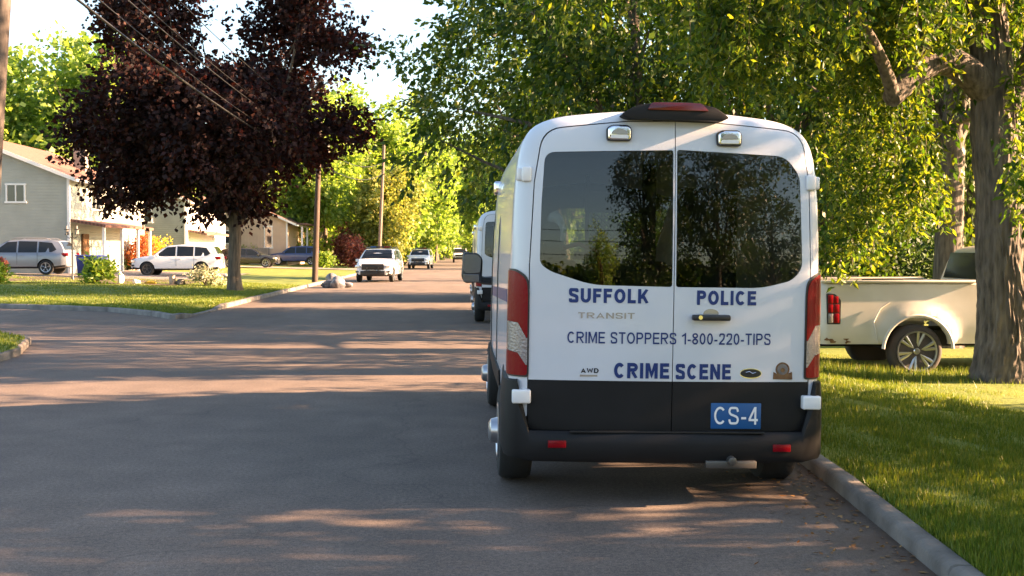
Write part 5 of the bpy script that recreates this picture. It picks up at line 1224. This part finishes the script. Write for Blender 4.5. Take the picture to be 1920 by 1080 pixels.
def wallx(root, X, Y, Z, x, y0, y1, z0, z1, m): MB().box((X(x)+.03, Y((y0+y1)/2), Z((z0+z1)/2)), (.06, y1-y0, z1-z0)).build('front_cladding', m, root)
def exB(root, X, Y, Z):
    wallx(root, X, Y, Z, -19.6, 82.2, 95.8, .5, 5.1, S['white'])
    MB().box((X(-19.6)+.09, Y(92), Z(1.6)), (.08, 2.6, 2.2)).build('garage_door', M['trim_white'], root)
    MB().box((X(-19.6)+.7, Y(87), Z(3.0)), (1.5, 9, .14), M=Matrix.Rotation(.2, 3, 'Y')).build('porch_roof', R2, root)
house('white_fronted_house', -30, -19.6, 82, 96, .46, 5.3, 7.6, S['gray2'], R2, 'house with grey end wall and white street front, behind the maple crown', wins=[('x', 84.5, 4.3, 1.4, 1.2, 2), ('x', 89, 4.3, 1.4, 1.2, 2), ('y', -22.5, 4.2, 1.0, 1.0, 2)], extra=exB)
def exC(root, X, Y, Z):
    for y in (105.4, 109, 112.6): MB().box((X(-15.6)+1.2, Y(y), Z(2.3)), (.16, .16, 3.2)).build('post', M['trim_white'], root)
    MB().box((X(-15.6)+.7, Y(109), Z(4.15)), (1.9, 8, .16)).build('porch_roof', R2, root)
    MB().box((X(-18.0), Y(103.3), Z(1.1)), (1.6, 1.2, 1.6)).build('brick_steps', M['drive'], root)
house('peach_house', -25.0, -15.6, 104, 116, .46, 4.35, 6.3, S['peach'], R2, 'low house with peach vertical boards, right of the maple trunk', -20.0, wins=[('y', -21.5, 2.9, 1.3, 1.2, 2), ('y', -17.3, 2.9, .7, 2.0, 1)], over=.9, extra=exC)
def exD(root, X, Y, Z):
    MB().box((X(-16.6), Y(127.95), Z(2.5)), (1.5, .08, 2.7)).build('door', M['trim_white'], root)
    MB().box((X(-19.2), Y(127.95), Z(2.5)), (.18, .08, 3.6)).build('downpipe', M['trim_white'], root)
house('small_grey_house', -22.0, -14.3, 128, 139, .46, 4.55, 6.5, S['dgrey'], R3, 'small grey house with a white door, left of the red leaved trees', -18.6, wins=[('y', -20.5, 3.2, 1.2, 1.2, 2)], over=.7, extra=exD)
# garden shed and board fence
sx_ = (626-855)/FPX*117; sh = empty('garden_shed', (sx_, 117, .46), 0, 'small wooden shed beyond the dark pole', 'shed')
MB().prism([(-.85, -.2), (-.85, 1.5), (0, 2.1), (.85, 1.5), (.85, -.2)], -.9, .9).build('wall', M['drive'], sh)
MB().prism([(-1.05, 1.38), (-1.05, 1.46), (0, 2.2), (1.05, 1.46), (1.05, 1.38), (0, 2.12)], -1.05, 1.05).build('roof', R3, sh); MB().box((0, -.93, .75), (.8, .05, 1.4)).build('door', M['trim_white'], sh)
fn = empty('board_fence', (-9.6, 112, .4), 0, 'weathered board fence below the red leaved trees', 'fence'); fb = MB()
for k in range(22): fb.box((-2.3+k*.21, 0, .85), (.19, .03, 1.7+.04*math.sin(k*2.1)))
fb.build('boards', M['pole_grey'], fn); fp = MB()
for x in (-2.3, 0, 2.3): MB().box((x, .06, .9), (.1, .1, 1.9)).build('post', M['pole_grey'], fn)

# ------------------------------------------------------------------ bins, lamp post, stones, trash pile
def bin_(px, Y, rz, label, m='bin_blue'):
    X = (px-855)/FPX*Y; root = empty('wheelie_bin', (X, Y, float(gz_left(np.array(X), np.array(Y)))+.04), rz, label, 'bin', 'blue rubbish bins')
    V = [(sx*w_, sy*w_*1.1, z) for z, w_ in ((.06, .24), (.98, .31)) for sx, sy in ((-1, -1), (1, -1), (1, 1), (-1, 1))]
    MB().raw(V, [(0, 3, 2, 1), (4, 5, 6, 7), (0, 1, 5, 4), (1, 2, 6, 5), (2, 3, 7, 6), (3, 0, 4, 7)]).build('tub', M[m], root, 30, .03)
    MB().box((0, 0, 1.02), (.68, .76, .07)).build('lid', M[m], root, 30, .025)
    for sx in (-1, 1): MB().lathe([(.12, -.03), (.12, .03)], 'x', (sx*.27, .33, .12), 16).build('wheel', M['tyre'], root, 40)
bin_(170, 55.2, .2, 'blue rubbish bin directly behind the silver car'); bin_(187, 55.5, -.25, 'middle one of the blue rubbish bins'); bin_(201, 54.9, .5, 'blue rubbish bin nearest the orange shrub')
X = (150-855)/FPX*51; root = empty('lamp_post', (X, 51, float(gz_left(np.array(X), np.array(51.)))), 0, 'black garden lamp post with two lanterns beside the silver car', 'lamp post')
MB().lathe([(.09, 0), (.06, .1), (.035, .25), (.03, 2.1), (.045, 2.13)], 'z', (0, 0, 0), 12).build('post', M['trim'], root, 40)
for s in (-1, 1):
    MB().tube([(0, 0, 1.95), (s*.12, 0, 1.88), (s*.22, 0, 1.95), (s*.22, 0, 2.02)], .014, 6).build('arm', M['trim'], root, 50)
    l = MB().lathe([(.05, 0), (.09, .02), (.03, .36), (.01, .42)], 'z', (s*.22, 0, 2.03), 4).box((s*.22, 0, 2.05), (.15, .15, .03)).box((s*.22, 0, 2.28), (.19, .19, .03), ).build('lantern', M['trim'], root)
    MB().lathe([(.065, 0), (.075, .2)], 'z', (s*.22, 0, 2.07), 8).build('lantern_glass', M['lens_clear'], l)
def stone(px, py, Y, r, m, label, seed, sc=(1, 1, 1.2), name='garden_stone', cat='stone', group='small pale ornaments edging the garden bed'):
    rg = np.random.default_rng(seed); bm = bmesh.new(); bmesh.ops.create_icosphere(bm, subdivisions=3, radius=r)
    for v in bm.verts:
        n = v.co.normalized(); v.co *= 1+.22*math.sin(n.x*3+seed)+.18*math.sin(n.y*4+n.z*3+seed*2)+.05*math.sin(n.x*11+n.z*9); v.co.x *= sc[0]; v.co.y *= sc[1]; v.co.z *= sc[2]
    me = bpy.data.meshes.new(name); bm.to_mesh(me); bm.free(); X = (px-855)/FPX*Y
    z = float(gz_left(np.array(X), np.array(Y))) if X < KL else 0; o = add(name, me, M[m], None, 60); o.location = (X, Y, z+r*sc[2]*.7); return tag(o, label, cat, group)
for i, (px, r, sc, m, lb) in enumerate([(238, .16, (.8, .8, 1.7), 'trim_white', 'pale upright garden ornament left of the white car'), (266, .13, (1, 1, 1), 'trim_white', 'small white stone in the bed below the white car'), (291, .14, (1.6, 1, .7), 'lf_yellow', 'low yellow clump at the bed edge'), (330, .16, (.8, .8, 1.6), 'siding_peach', 'tan upright ornament below the white car door'), (345, .15, (1.4, 1, 1), 'concrete', 'grey stone beside the tan ornament')]):
    mm = M.get(m) or bpy.data.materials[m]; M['_t'] = mm; stone(px, 0, 48.3, r, '_t', lb, i+3, sc)
# pink flower pot and a garden seat in front of the silver car
X = (20-855)/FPX*48.2; root = empty('flower_pot', (X, 48.2, .45), 0, 'pink pot of flowers in front of the silver car at the left edge', 'flower pot')
MB().lathe([(.18, 0), (.26, .35), (.30, .42), (.27, .42), (.22, .3)], 'z', (0, 0, 0), 20).build('pot', M['rust'], root, 40)
rg = np.random.default_rng(8); leaf_mesh('flowers', np.array([0, 0, .68])+rdir(rg, 500)*np.array([.32, .32, .30])*rg.uniform(.3, 1, 500)[:, None], .09, .8, 0, rg, M['lf_red'], root, False)
# plastic bags and brush heaped at the left kerb
TG = 'full plastic bags heaped at the left kerb'
for i, (px, Y, r, sc, lb) in enumerate([(618, 50.6, .26, (1.5, 1, .75), 'pale bag at the left end of the kerbside heap'), (636, 50.2, .30, (1.3, 1, .9), 'largest pale bag in the middle of the kerbside heap'), (629, 51.2, .30, (1.2, 1, 1.15), 'grey bag on top at the back of the heap'), (648, 50.9, .22, (1.3, 1, .8), 'small bag at the right end of the kerbside heap')]):
    M['_t'] = bag = bpy.data.materials.get('bag') or mat('bag', (.16, .16, .18), .35, bump=.8, bscale=9, var=.25, vscale=6); stone(px, 0, Y, r, '_t', lb, 20+i, sc, 'rubbish_bag', 'bag', TG)

# ------------------------------------------------------------------ leaf litter in the gutter
rng = np.random.default_rng(77); n = 1500; x = KR-.02-np.abs(rng.normal(size=n))*.34; y = 4+13*rng.uniform(0, 1, n)**.7; z = rng.uniform(.006, .02, n)
me = leaf_mesh('leaf_litter', np.stack([warp(x, y), y, z], 1), .045, .5, .0, rng, M['litter'], None, False, obj=False)
co = np.empty(len(me.vertices)*3, dtype=np.float32); me.vertices.foreach_get('co', co); co = co.reshape(-1, 3); co[:, 2] = .006+np.abs(co[:, 2]-.012)*.35; me.vertices.foreach_set('co', co.ravel()); me.update()
tag(add('leaf_litter', me, M['litter']), 'brown fallen leaves gathered in the right-hand gutter', 'leaves', kind='stuff')
x = tx+rng.normal(size=1500)*.55; y = ty+rng.normal(size=1500)*.5
o = blades('trunk_grass', np.stack([x, y, gz_right(x, y)-.01], 1), .13, .013, np.random.default_rng(6), .5); tag(o, 'longer grass tufts round the foot of the big tree', 'grass', kind='stuff')
# woods beyond the houses: one leafy mass that closes the horizon
rng = np.random.default_rng(99); C = []
for a in np.arange(-62, 62, 1.15):
    for rr in (250, 285):
        hgt = rng.uniform(10, 20); th = math.radians(a+rng.uniform(-.5, .5))
        for _ in range(20): C.append((rr*math.sin(th)+rng.normal()*3.2, rr*math.cos(th)+rng.normal()*4, hgt*rng.uniform(0.02, 1)**.8))
for y in np.arange(70, 250, 7):
    for xx in (-47, -38):
        for _ in range(16): C.append((xx+rng.normal()*2.5, y+rng.normal()*3, rng.uniform(0, 9)+3))
C = np.array(C); P = np.repeat(C, 30, 0)+rng.normal(size=(len(C)*30, 3))*np.array([1.3, 1.3, 1.0])
CB = []
for xx in np.arange(-40, 60, 1.6):
    for _ in range(9): CB.append((xx+rng.normal(), -62+rng.normal()*2, rng.uniform(0, 4.2)))
P = np.concatenate([P, np.repeat(np.array(CB), 30, 0)+rng.normal(size=(len(CB)*30, 3))*.7])
leaf_mesh('woods', P, .9, .75, .2, rng, M['lf_right'], None, False); o = bpy.data.objects['woods']; tag(o, 'leafy woods closing the horizon behind the houses', 'woods', kind='stuff')
